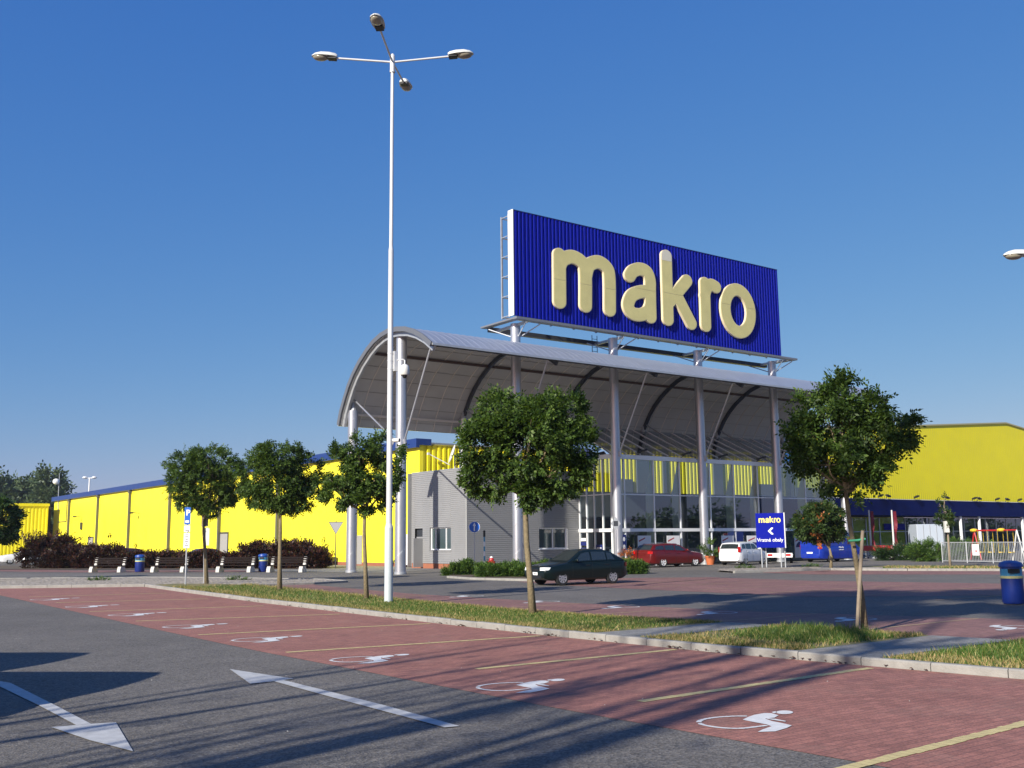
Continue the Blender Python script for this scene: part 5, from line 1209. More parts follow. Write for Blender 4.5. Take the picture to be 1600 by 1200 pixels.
# placements: rotation 0 = nose towards -X
def car_at(px, py, dx, dy, rz):   # place so that local (dx,dy) stands on that ground pixel
    g_ = G(px, py); c_, s_ = math.cos(rz), math.sin(rz); return (g_[0]-(dx*c_-dy*s_), g_[1]-(dx*s_+dy*c_), 0)
make_vehicle('parked_car', 'dark green five door hatchback parked nose left beside the juniper hedge', 'car', HATCH, M_CARGREEN, car_at(880, 915.2, .80, -.845, rad(-4)), rad(-4), plate='5L 568')
rzr = math.pi
make_vehicle('parked_car', 'red estate car with rear towards camera in front of the glass hall', 'car', ESTATE, M_CARRED, car_at(1037.5, 886.8, 3.80, .93, rzr+rad(-1)), rzr+rad(-1), rimmat=M_WHITE, platecol=M_CARRED)
make_vehicle('parked_car', 'white tall hatchback seen from behind, left of the blue direction sign', 'car', MPV, M_CARWHITE, car_at(1166, 883.2, 3.27, .86, rzr+rad(13)), rzr+rad(13), plate='8A6 05')
vl = car_at(1299, 878.3, 4.15, .97, rzr)
vr = make_vehicle('parked_van', 'blue delivery van with white lettering behind the round tree', 'van', VAN, M_VANBLUE, vl, rzr, seams=True)
for s, sz, x, z in (('3IIA', .36, 4.25, 1.80), ('II', .22, 2.75, 1.92), ('Hlavinka od Ravci Domus', .13, 3.6, 1.50), ('Hlinecka', .17, 2.9, 1.06), ('tel. 302 301 311', .09, 2.9, .88)):
    yv = .965 if z < 1.15 else .905+(1.62-z)*.05
    text_mesh(s, sz, M_WHITE, 'lettering', vr, frame_mat((x, .99 if z < 1.15 else .955-(z-1.2)*.10, z), (-1, 0, 0), (0, 0, 1)), .002, bold=.004)
# two white cars at the far left and three dark cars behind the hedge
make_vehicle('parked_car', 'white estate car at the left frame edge by the yellow shed', 'car', ESTATE, M_CARWHITE, car_at(14, 881.5, .95, .93, rad(-8)), rad(-8), seams=False)
make_vehicle('parked_car', 'silver hatchback half hidden behind the left end of the hedge', 'car', HATCH, M_CARSILVER, car_at(47, 883.5, .8, .845, rad(-6)), rad(-6), seams=False)
for i, (px, w_) in enumerate(((132, 'left'), (272, 'middle'), (437, 'right'))):
    q = G(px, 884.8); make_vehicle('parked_car', 'maroon car hidden behind the dark red hedge, %s one of three' % w_, 'car', (ESTATE, HATCH, HATCH)[i], M_CARMAROON, (q[0], q[1], 0), rad(0), 'maroon cars behind the hedge', seams=False)
# low trailer behind the sign
q = G(1218, 880.5); tr = thing('trailer', 'low white trailer with red rear lights behind the blue direction sign', 'trailer', (q[0], q[1], 0), rad(-50))
mb = MB(); mb.box(-.85, .85, 0, 2.2, .45, .55); mb.box(-.9, .9, -.05, 0, .42, .72); obj('chassis', mb, M_WHITE, tr)
for s_ in (-1, 1):
    mb = MB(); mb.tube([(s_*.84-.09, 1.0, .28), (s_*.84+.09, 1.0, .28)], .28, 18); obj('wheel', mb, M_TYRE, tr, 40)
    mb = MB(); mb.box(s_*.62-.16, s_*.62+.16, -.07, -.051, .52, .66); obj('tail_light', mb, M_REDLAMP, tr)
    mb = MB(); mb.box(s_*.84-.12, s_*.84+.12, .65, 1.35, .57, .6); obj('mudguard', mb, M_WHITE, tr)
mb = MB(); mb.box(-.05, .05, 2.2, 3.4, .4, .48); obj('drawbar', mb, M_GALV, tr)
# two vans parked to the left of the camera, outside the frame; their shadows reach into the picture
M_VW = paint('white_van_paint', (0.7, 0.7, 0.7))
make_vehicle('parked_van', 'white van parked left of the camera casting the nearer pointed shadow', 'van', VAN2, M_VW, (1.05, 12.1, 0), rad(139), seams=False)
make_vehicle('parked_van', 'grey van parked left of the camera casting the farther pointed shadow', 'van', VAN2, M_CARSILVER, (1.0, 15.6, 0), rad(139), seams=False)

# ------------------------------------------------------------------ signs and street furniture
# blue direction sign
P0 = G(1187, 887); P1 = G(1224, 887); mid = (P0+P1)/2; face = np.array([-FWD[0], -FWD[1], 0]); face /= np.linalg.norm(face)
A = AT(1180, 802, P0); B = AT(1224, 802, P1); zb_ = AT(1180, 856, P0)[2]; zt_ = A[2]; xd = (B-A); xd[2] = 0; wS = np.linalg.norm(xd); xd /= wS; nrm = np.array([xd[1], -xd[0], 0])
ds = T('direction_sign', 'blue board on two posts with yellow shop name, white arrow and Czech text', 'sign', (mid[0], mid[1], 0))
mb = MB(); o_ = A; mb.prism([(A[0], A[1], zb_), (A[0]+xd[0]*wS, A[1]+xd[1]*wS, zb_), (A[0]+xd[0]*wS, A[1]+xd[1]*wS, zt_), (A[0], A[1], zt_)], -nrm*.06); ds.part('board', mb, M_BLUE_SIGN)
mb = MB(); e_ = A+xd*(wS+.0); mb.prism([(e_[0], e_[1], zb_-.02), (e_[0], e_[1], zt_+.02), (e_[0]+xd[0]*.06, e_[1]+xd[1]*.06, zt_+.02), (e_[0]+xd[0]*.06, e_[1]+xd[1]*.06, zb_-.02)], -nrm*.3); ds.part('edge', mb, M_OFFW)
for f_ in (.16, .30, .84, .97):
    q = A+xd*wS*f_-nrm*(.12 if f_ in (.16, .84) else .45); mb = MB(); mb.tube([(q[0], q[1], 0), (q[0], q[1], zt_-.1)], .045, 10); ds.part('post', mb, M_GALV, smooth=40)
cx_ = A+xd*wS*.5; offd = Matrix.Translation(tuple(-ds.loc))
# shop name: the same letter shapes, small
allp = np.array([p for c in letters.values() for s in c for p in s]); lx0, lz0 = allp.min(0); lx1, lz1 = allp.max(0); sc = wS*.74/(lx1-lx0)
for ch in 'makro':
    F, X, Z, x0, z0, h = letter_field(ch, LW*1.0, .07); lps = [[((x-(lx0+lx1)/2)*sc, (z-(lz0+lz1)/2)*sc*1.05) for x, z in lp] for lp in contours(F, x0, z0, h)]
    o_ = cx_+nrm*.006; lt = curve_fill(lps, mat('sign_yellow', (.85, .72, .16), .4), 'letter', ds.root, offd @ frame_mat((o_[0], o_[1], zt_-(zt_-zb_)*.19), tuple(xd), (0, 0, 1)), .004)
zc = zb_+(zt_-zb_)*.48; s_ = .21
o_ = cx_+nrm*.01-xd*.02
ch_ = [(.5, 1.0), (.95, 1.0), (.95, .72), (.15, 0), (.95, -.72), (.95, -1.0), (.5, -1.0), (-.55, 0)]
curve_fill([[(x*s_, z*s_) for x, z in ch_]], M_WHITE, 'arrow', ds.root, offd @ frame_mat((o_[0], o_[1], zc), tuple(xd), (0, 0, 1)), .004)
text_mesh('Vratné obaly', .30, M_WHITE, 'text', ds.root, offd @ frame_mat((o_[0], o_[1], zb_+(zt_-zb_)*.22), tuple(xd), (0, 0, 1)), .004, bold=.003)

# disabled parking sign on the left end of the island, and the back of another one
def post(t, P, z1, r=.03, m_=None, lean=0.0): mb = MB(); mb.tube([(P[0], P[1], 0.0), (P[0]+lean, P[1], z1)], r, 10); return t.part('post', mb, m_ or M_GALV, smooth=40)
P = G(289.5, 916); t = T('parking_sign', 'narrow blue parking sign with white text plate, left of the first tree', 'sign', P); post(t, P, 3.38, .035)
xr = np.array([RGT[0], RGT[1], 0])*.80+np.array([.6, .8, 0])*.0; xr /= np.linalg.norm(xr); nn = np.array([xr[1], -xr[0], 0]); nn = -nn if nn @ FWD > 0 else nn
def plate(t, P, w_, z0, z1, m_, name='plate', o_=.04, x=None, cx=0.0):
    x = xr if x is None else x; n_ = np.array([x[1], -x[0], 0]); n_ = n_ if n_ @ np.array([FWD[0], FWD[1], 0]) < 0 else -n_
    a = P+x*(cx-w_/2)+n_*o_; b = P+x*(cx+w_/2)+n_*o_; mb = MB(); mb.prism([(a[0], a[1], z0), (b[0], b[1], z0), (b[0], b[1], z1), (a[0], a[1], z1)], n_*.012); return t.part(name, mb, m_)
def ptext(t, P, s, sz, z, m_, o_=.056, cx=0.0, bold=.004): 
    n_ = nn; o = P+xr*cx+n_*o_; return text_mesh(s, sz, m_, 'text', t.root, Matrix.Translation(tuple(-t.loc)) @ frame_mat((o[0], o[1], z), tuple(xr), (0, 0, 1)), .002, bold=bold)
pb = plate(t, P, .26, 2.62, 3.36, M_BLUE_ROAD); ptext(t, P, 'P', .34, 3.12, M_WHITE, cx=.02, bold=.012)
plate(t, P, .26, 2.30, 2.58, M_WHITE)
mb = MB(); o = P+nn*.055; mb.box(o[0]-.09, o[0]+.07, o[1]-.06, o[1]-.055, 2.34, 2.37); t.part('mark', mb, M_BLACK)
plate(t, P, .26, 1.62, 2.26, M_WHITE)
for k, (wd, z) in enumerate(((.15, 2.17), (.13, 2.09), (.10, 1.97), (.14, 1.89), (.08, 1.81), (.15, 1.72))):
    plate(t, P, wd, z, z+.022, M_DARKM, 'text_line', .053)
pl2 = plate(t, P, .16, 2.70, 2.80, M_WHITE, 'text_line', .053)
P = G(319, 913.5); t = T('parking_sign', 'back of a grey road sign plate on a leaning post beside the first tree', 'sign', P); post(t, P, 3.4, .035, None, -.12)
Pb = P+np.array([-.1, 0, 0]); plate(t, Pb, .3, 2.55, 3.38, mat('sign_back', (.22, .21, .21), .5), o_=-.05, cx=.02); plate(t, Pb, .20, 1.72, 2.5, M_OFFW, o_=-.05, cx=.14)
mb = MB()
for z in (1.85, 2.35, 2.65, 2.9): mb.lathe([(.05, 0), (.05, .04)], (P[0]-.12*z/3.4, P[1], z), 10)
t.part('clamps', mb, M_GALV)
# yield sign seen from behind
P = G(524, 888.5); t = T('give_way_sign', 'back of a grey triangular road sign before the yellow wall', 'sign', P); post(t, P, 3.3, .035, M_DARKM)
z1 = AT(524, 816, P)[2]; z0 = AT(524, 834.5, P)[2]; w_ = .48
a = P-xr*w_+nn*.04; b = P+xr*w_+nn*.04; c_ = P+nn*.04
mb = MB(); mb.prism([(a[0], a[1], z1), (b[0], b[1], z1), (c_[0], c_[1], z0)], nn*.01); t.part('plate', mb, mat('sign_back2', (.33, .33, .34), .45, metal=.3))
mb = MB(); r0_ = .015
for q1, q2 in (((a[0], a[1], z1), (b[0], b[1], z1)), ((b[0], b[1], z1), (c_[0], c_[1], z0)), ((c_[0], c_[1], z0), (a[0], a[1], z1))): mb.tube([q1, q2], .02, 6)
t.part('rim', mb, M_DARKM)
# blue round sign
P = G(742, 893); P = np.array([36.0, 51.6, 0]); P = AT(741.5, 880, P); P[2] = 0; t = T('round_sign', 'round blue sign with white upward arrow on a thin post', 'sign', P); zc = AT(741, 823.5, P)[2]; post(t, P, zc+.25, .03)
R_ = 8.6/FPX*np.linalg.norm(P); 
def disc(rr, o_, m_, nm):
    mb = MB(); mb.prism([tuple(P+xr*rr*math.cos(a)+nn*o_+np.array([0, 0, zc+rr*math.sin(a)])) for a in np.linspace(0, 2*math.pi, 33)[:-1]], nn*.01); return t.part(nm, mb, m_)
disc(R_, .035, M_WHITE, 'rim'); disc(R_*.93, .046, M_BLUE_ROAD, 'plate')
o = P+nn*.062; curve_fill([[(-.035, -.24), (.035, -.24), (.035, .08), (.10, .05), (0, .27), (-.10, .05), (-.035, .08)]], M_WHITE, 'arrow', t.root, Matrix.Translation(tuple(-t.loc)) @ frame_mat((o[0], o[1], zc), tuple(xr), (0, 0, 1)), .003)
# striped marker post and hydrant
P = AT(757, 880, np.array([36.6, 52.0, 0])); P[2] = 0; t = T('marker_post', 'thin blue and white striped post with dark cap by the grey wall', 'post', P)
for k in range(7): mb = MB(); mb.tube([(P[0], P[1], k*.29), (P[0], P[1], (k+1)*.29)], .05, 10); t.part('band', mb, M_TURQ if k % 2 == 0 else M_WHITE)
mb = MB(); mb.tube([(P[0], P[1], 2.03), (P[0], P[1], 2.3)], .07, 10); mb.ellip((P[0], P[1], 2.36), (.08, .08, .07)); t.part('cap', mb, M_BLACK)
P = AT(768, 885, np.array([36.6, 51.4, 0])); P[2] = 0; t = T('fire_hydrant', 'small red hydrant with white cap behind the juniper hedge', 'hydrant', P)
mb = MB(); mb.lathe([(.18, 0), (.18, .08), (.12, .1), (.12, .58), (.15, .60), (.15, .70), (.10, .76)], P, 14); mb.tube([P+[-.24, 0, .5], P+[.24, 0, .5]], .08, 10); mb.tube([P+[0, -.24, .5], P+[0, .1, .5]], .08, 10); t.part('body', mb, M_REDP, smooth=40)
mb = MB(); mb.lathe([(.10, .74), (.09, .82), (.03, .86), (0, .86)], P, 12); t.part('cap', mb, M_WHITE)
# diamond plate on a post before the third column
P = G(964.5, 887); P = AT(963.5, 880, np.array([44.0, 47.2, 0])); P[2] = 0; t = T('diamond_sign', 'grey diamond shaped sign back on a post before a silver column', 'sign', P); zc = AT(963, 818, P)[2]; post(t, P, zc+.2, .05, M_STEEL)
rr = .40; mb = MB(); mb.prism([tuple(P+xr*rr*math.cos(a)*.8+nn*.06+np.array([0, 0, zc+rr*math.sin(a)])) for a in (0, math.pi/2, math.pi, 3*math.pi/2)], nn*.012); t.part('plate', mb, M_GALV)
mb = MB(); mb.prism([tuple(P+xr*a_+nn*.074+np.array([0, 0, zc+b_])) for a_, b_ in ((-.14, -.16), (.14, -.16), (.14, .16), (-.14, .16))], nn*.006); t.part('bracket', mb, M_DARKM)
# litter bins
def bin_at(P, label, h=1.02, r=.30):
    t = T('litter_bin', label, 'litter bin', P, 'blue litter bins')
    k = h/1.02
    mb = MB(); mb.lathe([(.0, .02), (r*.93, .02), (r, .06), (r, .60*k)], P, 28); t.part('drum', mb, M_BINBLUE, smooth=40)
    mb = MB(); mb.lathe([(r, .60*k), (r+.006, .605*k), (r+.006, .655*k), (r, .66*k)], P, 28); t.part('band', mb, M_BINBAND)
    mb = MB(); mb.lathe([(r, .66*k), (r, .82*k)], P, 28); t.part('collar', mb, M_TURQ, smooth=40)
    mb = MB(); mb.lathe([(r*.97, .82*k), (r*.97, .86*k), (r*1.1, .865*k), (r*1.12, .9*k), (r*1.0, .97*k), (r*.5, 1.01*k), (0, 1.02*k)], P, 28); l = t.part('lid', mb, M_BINLID, smooth=40)
    q = P+nn*(r*.9)+xr*-.05; mb = MB(); mb.beam(q+xr*-.13+[0, 0, .78*k], q+xr*.13+[0, 0, .78*k], .14, .10*k); t.part('opening', mb, M_BLACK)
    for a in (0, 2.1, 4.2): mb = MB(); mb.box(P[0]+r*.7*math.cos(a)-.03, P[0]+r*.7*math.cos(a)+.03, P[1]+r*.7*math.sin(a)-.03, P[1]+r*.7*math.sin(a)+.03, 0, .03); t.part('foot', mb, M_BLACK)
    return t
bin_at(G(1584, 944), 'blue litter bin with pale band at the right frame edge', 1.14, .27)
bin_at(G(218, 893.8), 'blue litter bin with turquoise collar, left one before the red hedge', 1.14, .30)
bin_at(G(411, 893.6), 'blue litter bin between benches, right one before the red hedge', 1.14, .29)
# benches
bt = None
for i, (pa, pb_) in enumerate(((146, 190), (243, 287), (348, 388), (427, 469))):
    a = G(pa, 894.2); b = G(pb_, 894.2); c_ = (a+b)/2; ang = math.atan2(b[1]-a[1], b[0]-a[0]); L_ = np.linalg.norm(b-a)
    lbl = 'dark slatted bench on white concrete legs, '+['leftmost before the hedge', 'just right of the left bin', 'just left of the right bin', 'rightmost, behind the second tree trunk'][i]
    if bt is None:
        bt = thing('bench', lbl, 'bench', (c_[0], c_[1], 0), ang, 'benches along the hedge'); H_ = L_/2
        for s_ in (-1, 1):
            x = s_*H_; mb = MB(); mb.prism([(x-.13, -.32, 0), (x-.13, .28, 0), (x-.13, .22, .22), (x-.13, .1, .38), (x-.13, -.22, .38), (x-.13, -.30, .2)], (.26, 0, 0)); mb.prism([(x-.10, .12, .38), (x-.10, .26, .38), (x-.10, .36, .95), (x-.10, .26, .95)], (.2, 0, 0)); obj('leg', mb, M_CONC, bt, bevel=.02)
        mb = MB()
        for k in range(4): mb.box(-H_-.2, H_+.2, -.30+k*.125, -.20+k*.125, .40, .45)
        obj('seat', mb, M_BROWN, bt)
        mb = MB()
        for k in range(3): mb.box(-H_-.2, H_+.2, .17+k*.03, .205+k*.03, .55+k*.14, .66+k*.14)
        obj('backrest', mb, M_BROWN, bt)
    else: dup(bt, (c_[0], c_[1], 0), ang, lbl)
# potted plants by the columns
for i, (px, py, s_) in enumerate(((1110, 884.5, 1.0), (979, 884, .9))):
    P = G(px, py); P = AT(px, 880, np.array([54.0, 48.9, 0]) if i == 0 else np.array([46.4, 48.7, 0])); P[2] = 0
    t = T('potted_plant', ['terracotta pot with feathery plant beside the middle column', 'low pot with orange flowers behind the dark green car'][i], 'plant', P)
    mb = MB(); mb.lathe([(0, 0), (.24, 0), (.33, .5), (.37, .5), (.37, .6), (.30, .6), (.29, .52), (0, .52)], P, 18); t.part('pot', mb, M_TERRA, smooth=40)
    p_, d_ = shell_points([(P+[0, 0, 1.0 if i == 0 else .75], (.5, .5, .45) if i == 0 else (.3, .3, .2))], 160 if i == 0 else 50, 40+i); d_[:, 2] += .8; leaf_mesh('foliage', p_, d_, .35, 7, .06, M_JUNI if i == 0 else M_ORANGE, t.root, t.loc, 40+i, .1)

# flags by the trolleys
for i, px in enumerate((1362, 1398)):
    P = AT(px, 872, np.array([76.5, 51.0, 0])); P[2] = 0; zt_ = AT(px, 797, P)[2]
    t = T('beach_flag', 'narrow red advertising flag on white pole before the shop windows, %s' % ('left one' if i == 0 else 'right one'), 'flag', P, 'red flags before the shop')
    mb = MB(); mb.tube([(P[0], P[1], 0), (P[0], P[1], zt_)], [.09, .06], 8); t.part('pole', mb, M_OFFW); mb = MB(); mb.box(P[0]-.35, P[0]+.35, P[1]-.35, P[1]+.35, 0, .12); t.part('base', mb, M_WHITE)
    mb = MB(); vs = []
    for k in range(15):
        z = zt_-.1-(zt_-1.0)*k/14; y_ = .10*math.sin(k*.8); a = P+xr*.12; b = P+xr*(.36+.06*math.sin(k*.5)); vs += [(a[0], a[1], z), (b[0]+y_, b[1]+y_, z)]
    mb.add(vs, [(2*k, 2*k+1, 2*k+3, 2*k+2) for k in range(14)]); cl = t.part('cloth', mb, mat('flag_red', (.17, .010, .02), .7, var=.35, vscale=2.5)); md = cl.modifiers.new('s', 'SOLIDIFY'); md.thickness = .01
# shopping trolleys: red ended, in rows
tro = None; k_ = 0
for i, px in enumerate((1352, 1359, 1369, 1375, 1381, 1386, 1394, 1400, 1406)):
    P = AT(px, 872, np.array([77+i*.2, 50.4+.35*(i % 2), 0])); P[2] = 0
    lb_ = 'red and chrome shopping trolley, %s from the left under the flags' % ['first', 'second', 'third', 'fourth', 'fifth', 'sixth', 'seventh', 'eighth', 'ninth'][i]
    if tro is None:
        tro = thing('shopping_trolley', lb_, 'shopping trolley', P, rad(-50), 'parked shopping trolleys')
        mb = MB(); 
        for z in (.45, .65, .85, .98):
            s_ = .22+.08*(z-.45)/.53
            for a, b in (((-s_, -.45), (s_, -.45)), ((s_, -.45), (s_, .4)), ((s_, .4), (-s_, .4)), ((-s_, .4), (-s_, -.45))): mb.tube([(*a, z), (*b, z)], .012, 4)
        for x in np.linspace(-.24, .24, 6): mb.tube([(x, -.45, .45), (x, -.45, .98)], .01, 4)
        for y in np.linspace(-.4, .35, 6):
            for s_ in (-1, 1): mb.tube([(s_*.22, y, .45), (s_*.30, y, .98)], .01, 4)
        obj('basket', mb, M_GALV, tro)
        mb = MB(); mb.tube([(-.28, -.5, 1.02), (.28, -.5, 1.02)], .035, 8); mb.box(-.3, .3, -.50, -.46, .62, .98); obj('handle', mb, M_REDP, tro)
        mb = MB()
        for s_ in (-1, 1): mb.tube([(s_*.22, .4, .45), (s_*.2, .35, .15), (s_*.24, -.45, .15), (s_*.24, -.45, .45)], .018, 5)
        obj('frame', mb, M_GALV, tro)
        for sx in (-1, 1):
            for sy in (-.4, .3): mb = MB(); mb.tube([(sx*.22-.02, sy, .07), (sx*.22+.02, sy, .07)], .07, 10); obj('wheel', mb, M_TYRE, tro)
    else: dup(tro, P, rad(-50+i*7), lb_)
# railing, white notice
FA = AT(1473, 877, np.array([66.5, 38.5, 0])); FA[2] = 0; FB = AT(1600, 878, np.array([68.5, 30.5, 0])); FB[2] = 0; Hf = 1.35
t = T('metal_railing', 'grey railing of vertical bars in front of the playground', 'railing', FA)
for z in (.12, Hf): mb = MB(); mb.beam(FA+[0, 0, z], FB+[0, 0, z], .05, .05); t.part('rail', mb, M_GALV)
n = 52; mb = MB()
for k in range(n+1): q = FA+(FB-FA)*k/n; mb.tube([q+[0, 0, .12], q+[0, 0, Hf]], .016, 5, False)
t.part('bars', mb, M_GALV)
for f_ in (0, .32, .64, .98): q = FA+(FB-FA)*f_; mb = MB(); mb.tube([q+[0, 0, 0], q+[0, 0, Hf+.05]], .035, 8); t.part('post', mb, M_GALV)
q1 = FA+(FB-FA)*.40; q2 = FA+(FB-FA)*.485; nf = np.cross((FB-FA)/np.linalg.norm(FB-FA), (0, 0, 1)); nf = nf if nf @ FWD < 0 else -nf
t = T('notice_board', 'white notice with small red print hung on the railing', 'notice', (q1+q2)/2+[0, 0, .5])
mb = MB(); mb.prism([tuple(q1+nf*.05+[0, 0, .5]), tuple(q2+nf*.05+[0, 0, .5]), tuple(q2+nf*.05+[0, 0, 1.22]), tuple(q1+nf*.05+[0, 0, 1.22])], nf*.01); t.part('board', mb, M_WHITE)
qm = q1*.55+q2*.45; mb = MB(); mb.prism([tuple(qm+nf*.062+[0, 0, .72]), tuple(qm+(q2-q1)*.2+nf*.062+[0, 0, .72]), tuple(qm+(q2-q1)*.2+nf*.062+[0, 0, .84]), tuple(qm+nf*.062+[0, 0, .84])], nf*.003); t.part('red_mark', mb, M_REDP)
# playground swing frame behind the railing
SW0 = AT(1525, 870, np.array([74, 41, 0])); SW0[2] = 0; SW1 = AT(1592, 872, np.array([75.5, 35, 0])); SW1[2] = 0; zs = AT(1540, 829, SW0)[2]
t = T('swing_set', 'red playground frame with yellow swings behind the railing', 'swing set', SW0)
mb = MB(); mb.tube([SW0+[0, 0, zs], SW1+[0, 0, zs]], .06, 8); t.part('top_bar', mb, M_REDP)
for P_, sg_ in ((SW0, 1), (SW1, 1)):
    for s_ in (-1, 1): mb = MB(); mb.tube([P_+[0, 0, zs], P_+nn*s_*.9], .05, 8); t.part('leg', mb, M_REDP if P_ is SW0 else M_OFFW)
for f_ in (.15, .38, .62, .85):
    q = SW0+(SW1-SW0)*f_; mb = MB()
    for s_ in (-.2, .2): mb.tube([q+xr*s_+[0, 0, zs], q+xr*s_+[0, 0, .6]], .012, 4)
    mb.box(q[0]-.25, q[0]+.25, q[1]-.12, q[1]+.12, .55, .62); t.part('swing_seat', mb, M_YELP)
for q in (SW0, SW0*.35+SW1*.65): mb = MB(); mb.ellip(q+[0, 0, zs+.02], (.3, .3, .14), 10, 6); t.part('joint_cap', mb, M_YELP)
# white box trailer standing behind the hedge
P = AT(1456, 870, np.array([84, 47, 0])); P[2] = 0; t = T('box_trailer', 'white box trailer behind the green hedge, left of the sapling', 'trailer', P)
z1 = AT(1456, 819, P)[2]; wv = 19/FPX*np.linalg.norm(P)
a = P-xr*wv; b = P+xr*wv; mb = MB(); mb.prism([(a[0], a[1], .5), (b[0], b[1], .5), (b[0], b[1], z1), (a[0], a[1], z1)], -nn*2.0); t.part('box', mb, mat('trailer_white', (.42, .47, .53), .4), bevel=.05)
mb = MB()
for f_ in (.25, .5, .75): q = a+(b-a)*f_+nn*.01; mb.box(q[0]-.02, q[0]+.02, q[1]-.02, q[1]+.02, .55, z1-.05)
t.part('panel_joint', mb, M_GALV)
for s_ in (-.6, .6): q = P+xr*wv*s_; mb = MB(); mb.tube([tuple(q+nn*.02+[0, 0, .3]), tuple(q-nn*.2+[0, 0, .3])], .3, 14); t.part('wheel', mb, M_TYRE)

# ------------------------------------------------------------------ trees
make_tree('robinia_tree', 'round crowned tree at the far left end of the island, beside the parking sign', 'tree', G(323, 914.5), [(323, 914), (321, 870), (318, 830), (318, 806)],
          [(298, 735, 36, 30), (335, 727, 40, 24), (355, 752, 28, 32), (318, 760, 42, 34), (285, 752, 24, 28), (330, 785, 28, 18), (290, 775, 16, 18)], 4200, 101, .085, group='round trees on the island')
make_tree('robinia_tree', 'round crowned tree second from the left, in front of the yellow wall', 'tree', G(437, 925.5), [(437, 925), (437, 880), (438, 830), (438, 803)],
          [(442, 718, 42, 27), (405, 742, 32, 32), (472, 742, 30, 32), (438, 760, 46, 34), (488, 770, 18, 22), (405, 778, 22, 18), (462, 785, 26, 18)], 3900, 102, .085, group='round trees on the island')
make_tree('robinia_tree', 'sparser tree just left of the white lamp post', 'tree', G(573, 940.5), [(573, 940), (571, 890), (569, 830), (570, 800)],
          [(535, 728, 30, 30), (563, 703, 26, 24), (596, 702, 28, 26), (578, 745, 42, 30), (530, 768, 26, 24), (612, 740, 18, 30), (575, 780, 30, 18), (548, 790, 12, 10)], 2500, 103, .07, group='round trees on the island')
make_tree('robinia_tree', 'dense round tree with slightly curved trunk in front of the dark green car', 'tree', G(833, 964), [(834, 964), (828, 900), (823, 850), (821, 800), (818, 772)],
          [(783, 650, 42, 36), (872, 652, 48, 38), (905, 700, 25, 38), (755, 700, 36, 40), (828, 690, 62, 52), (872, 738, 42, 34), (768, 745, 38, 30), (818, 768, 26, 20), (850, 760, 25, 18)], 5200, 104, .082, group='round trees on the island')
t5 = make_tree('robinia_tree', 'loose spreading tree tied to a wooden stake at the right', 'tree', G(1352, 988), [(1352, 988), (1346, 930), (1338, 880), (1328, 820), (1321, 765)],
          [(1324, 622, 34, 30), (1288, 640, 38, 26), (1362, 642, 28, 24), (1398, 652, 32, 18), (1262, 680, 30, 28), (1320, 672, 56, 34), (1375, 680, 36, 26), (1290, 715, 42, 22), (1345, 735, 32, 26), (1246, 708, 18, 18), (1408, 672, 16, 16), (1322, 592, 9, 12), (1336, 765, 10, 12), (1292, 752, 10, 14), (1370, 728, 24, 18)], 2900, 105, .062, inner=.2, length=.26, lw=.046, droop=.5)
# stake and tie
Bk = G(1339, 990); t = T('wooden_stake', 'wooden stake tied with green band to the leaning tree', 'stake', Bk)
mb = MB(); mb.tube([(Bk[0], Bk[1], 0), AT(1342, 930, Bk), AT(1348, 829, Bk)], [.036, .036, .034], 10); t.part('pole', mb, M_WOOD, smooth=40)
a = AT(1326, 845, Bk); b = AT(1352, 842, Bk); mb = MB(); mb.tube([a, (a+b)/2+[0, 0, -.01], b], .022, 8); t.part('green_tie', mb, mat('tie_green', (.05, .30, .16), .6))
make_tree('globe_tree', 'small globe tree with orange leaf patches in front of the blue van', 'tree', G(1298, 890.5), [(1299, 890), (1299, 870), (1296, 856)],
          [(1270, 812, 24, 20), (1298, 810, 22, 20), (1268, 825, 25, 17), (1300, 825, 21, 17), (1285, 833, 28, 12), (1286, 806, 24, 17)], 3600, 106, .09, M_LEAFO, length=.24, lw=.075)
P = G(1298, 890.5); p_, d_ = shell_points([(AT(1272, 818, P)-FWD*1.0, (.35, .3, .35)), (AT(1270, 838, P)-FWD*.95, (.4, .3, .3))], 22, 77)
t6 = [o for o in bpy.data.objects if o.name.startswith('globe_tree')][0]
leaf_mesh('orange_leaves', p_, d_, .25, 7, .08, M_ORANGE, t6, np.array(t6.location), 77)
make_tree('sapling', 'thin sapling with a pale box on its stake before the hedge', 'tree', G(1485, 887), [(1485, 887), (1483, 860), (1480, 820), (1478, 800)],
          [(1474, 812, 9, 9), (1484, 812, 7, 12), (1476, 800, 7, 9), (1476, 782, 2, 10), (1467, 790, 2, 8)], 240, 107, .07, M_LEAFO, length=.22, lw=.06, bark=M_WOOD)
P = G(1485, 887)-FWD*.25; c_ = AT(1480, 823, P); t = T('nest_box', 'pale square box fixed to the stake of the sapling', 'box', c_-[0, 0, .3]); mb = MB(); a = c_-xr*.12; b = c_+xr*.12; mb.prism([tuple(a-[0, 0, .32]), tuple(b-[0, 0, .32]), tuple(b+[0, 0, .32]), tuple(a+[0, 0, .32])], -nn*.2); t.part('box', mb, M_OFFW)
make_tree('globe_tree', 'dark globe tree cut off by the left frame edge', 'tree', G(-14, 908), [(-14, 908), (-13, 870), (-12, 845)],
          [(-15, 815, 44, 32), (-5, 800, 28, 22), (8, 818, 22, 24), (-25, 800, 24, 22)], 1500, 108, .09, M_LEAFD, length=.26, lw=.08)
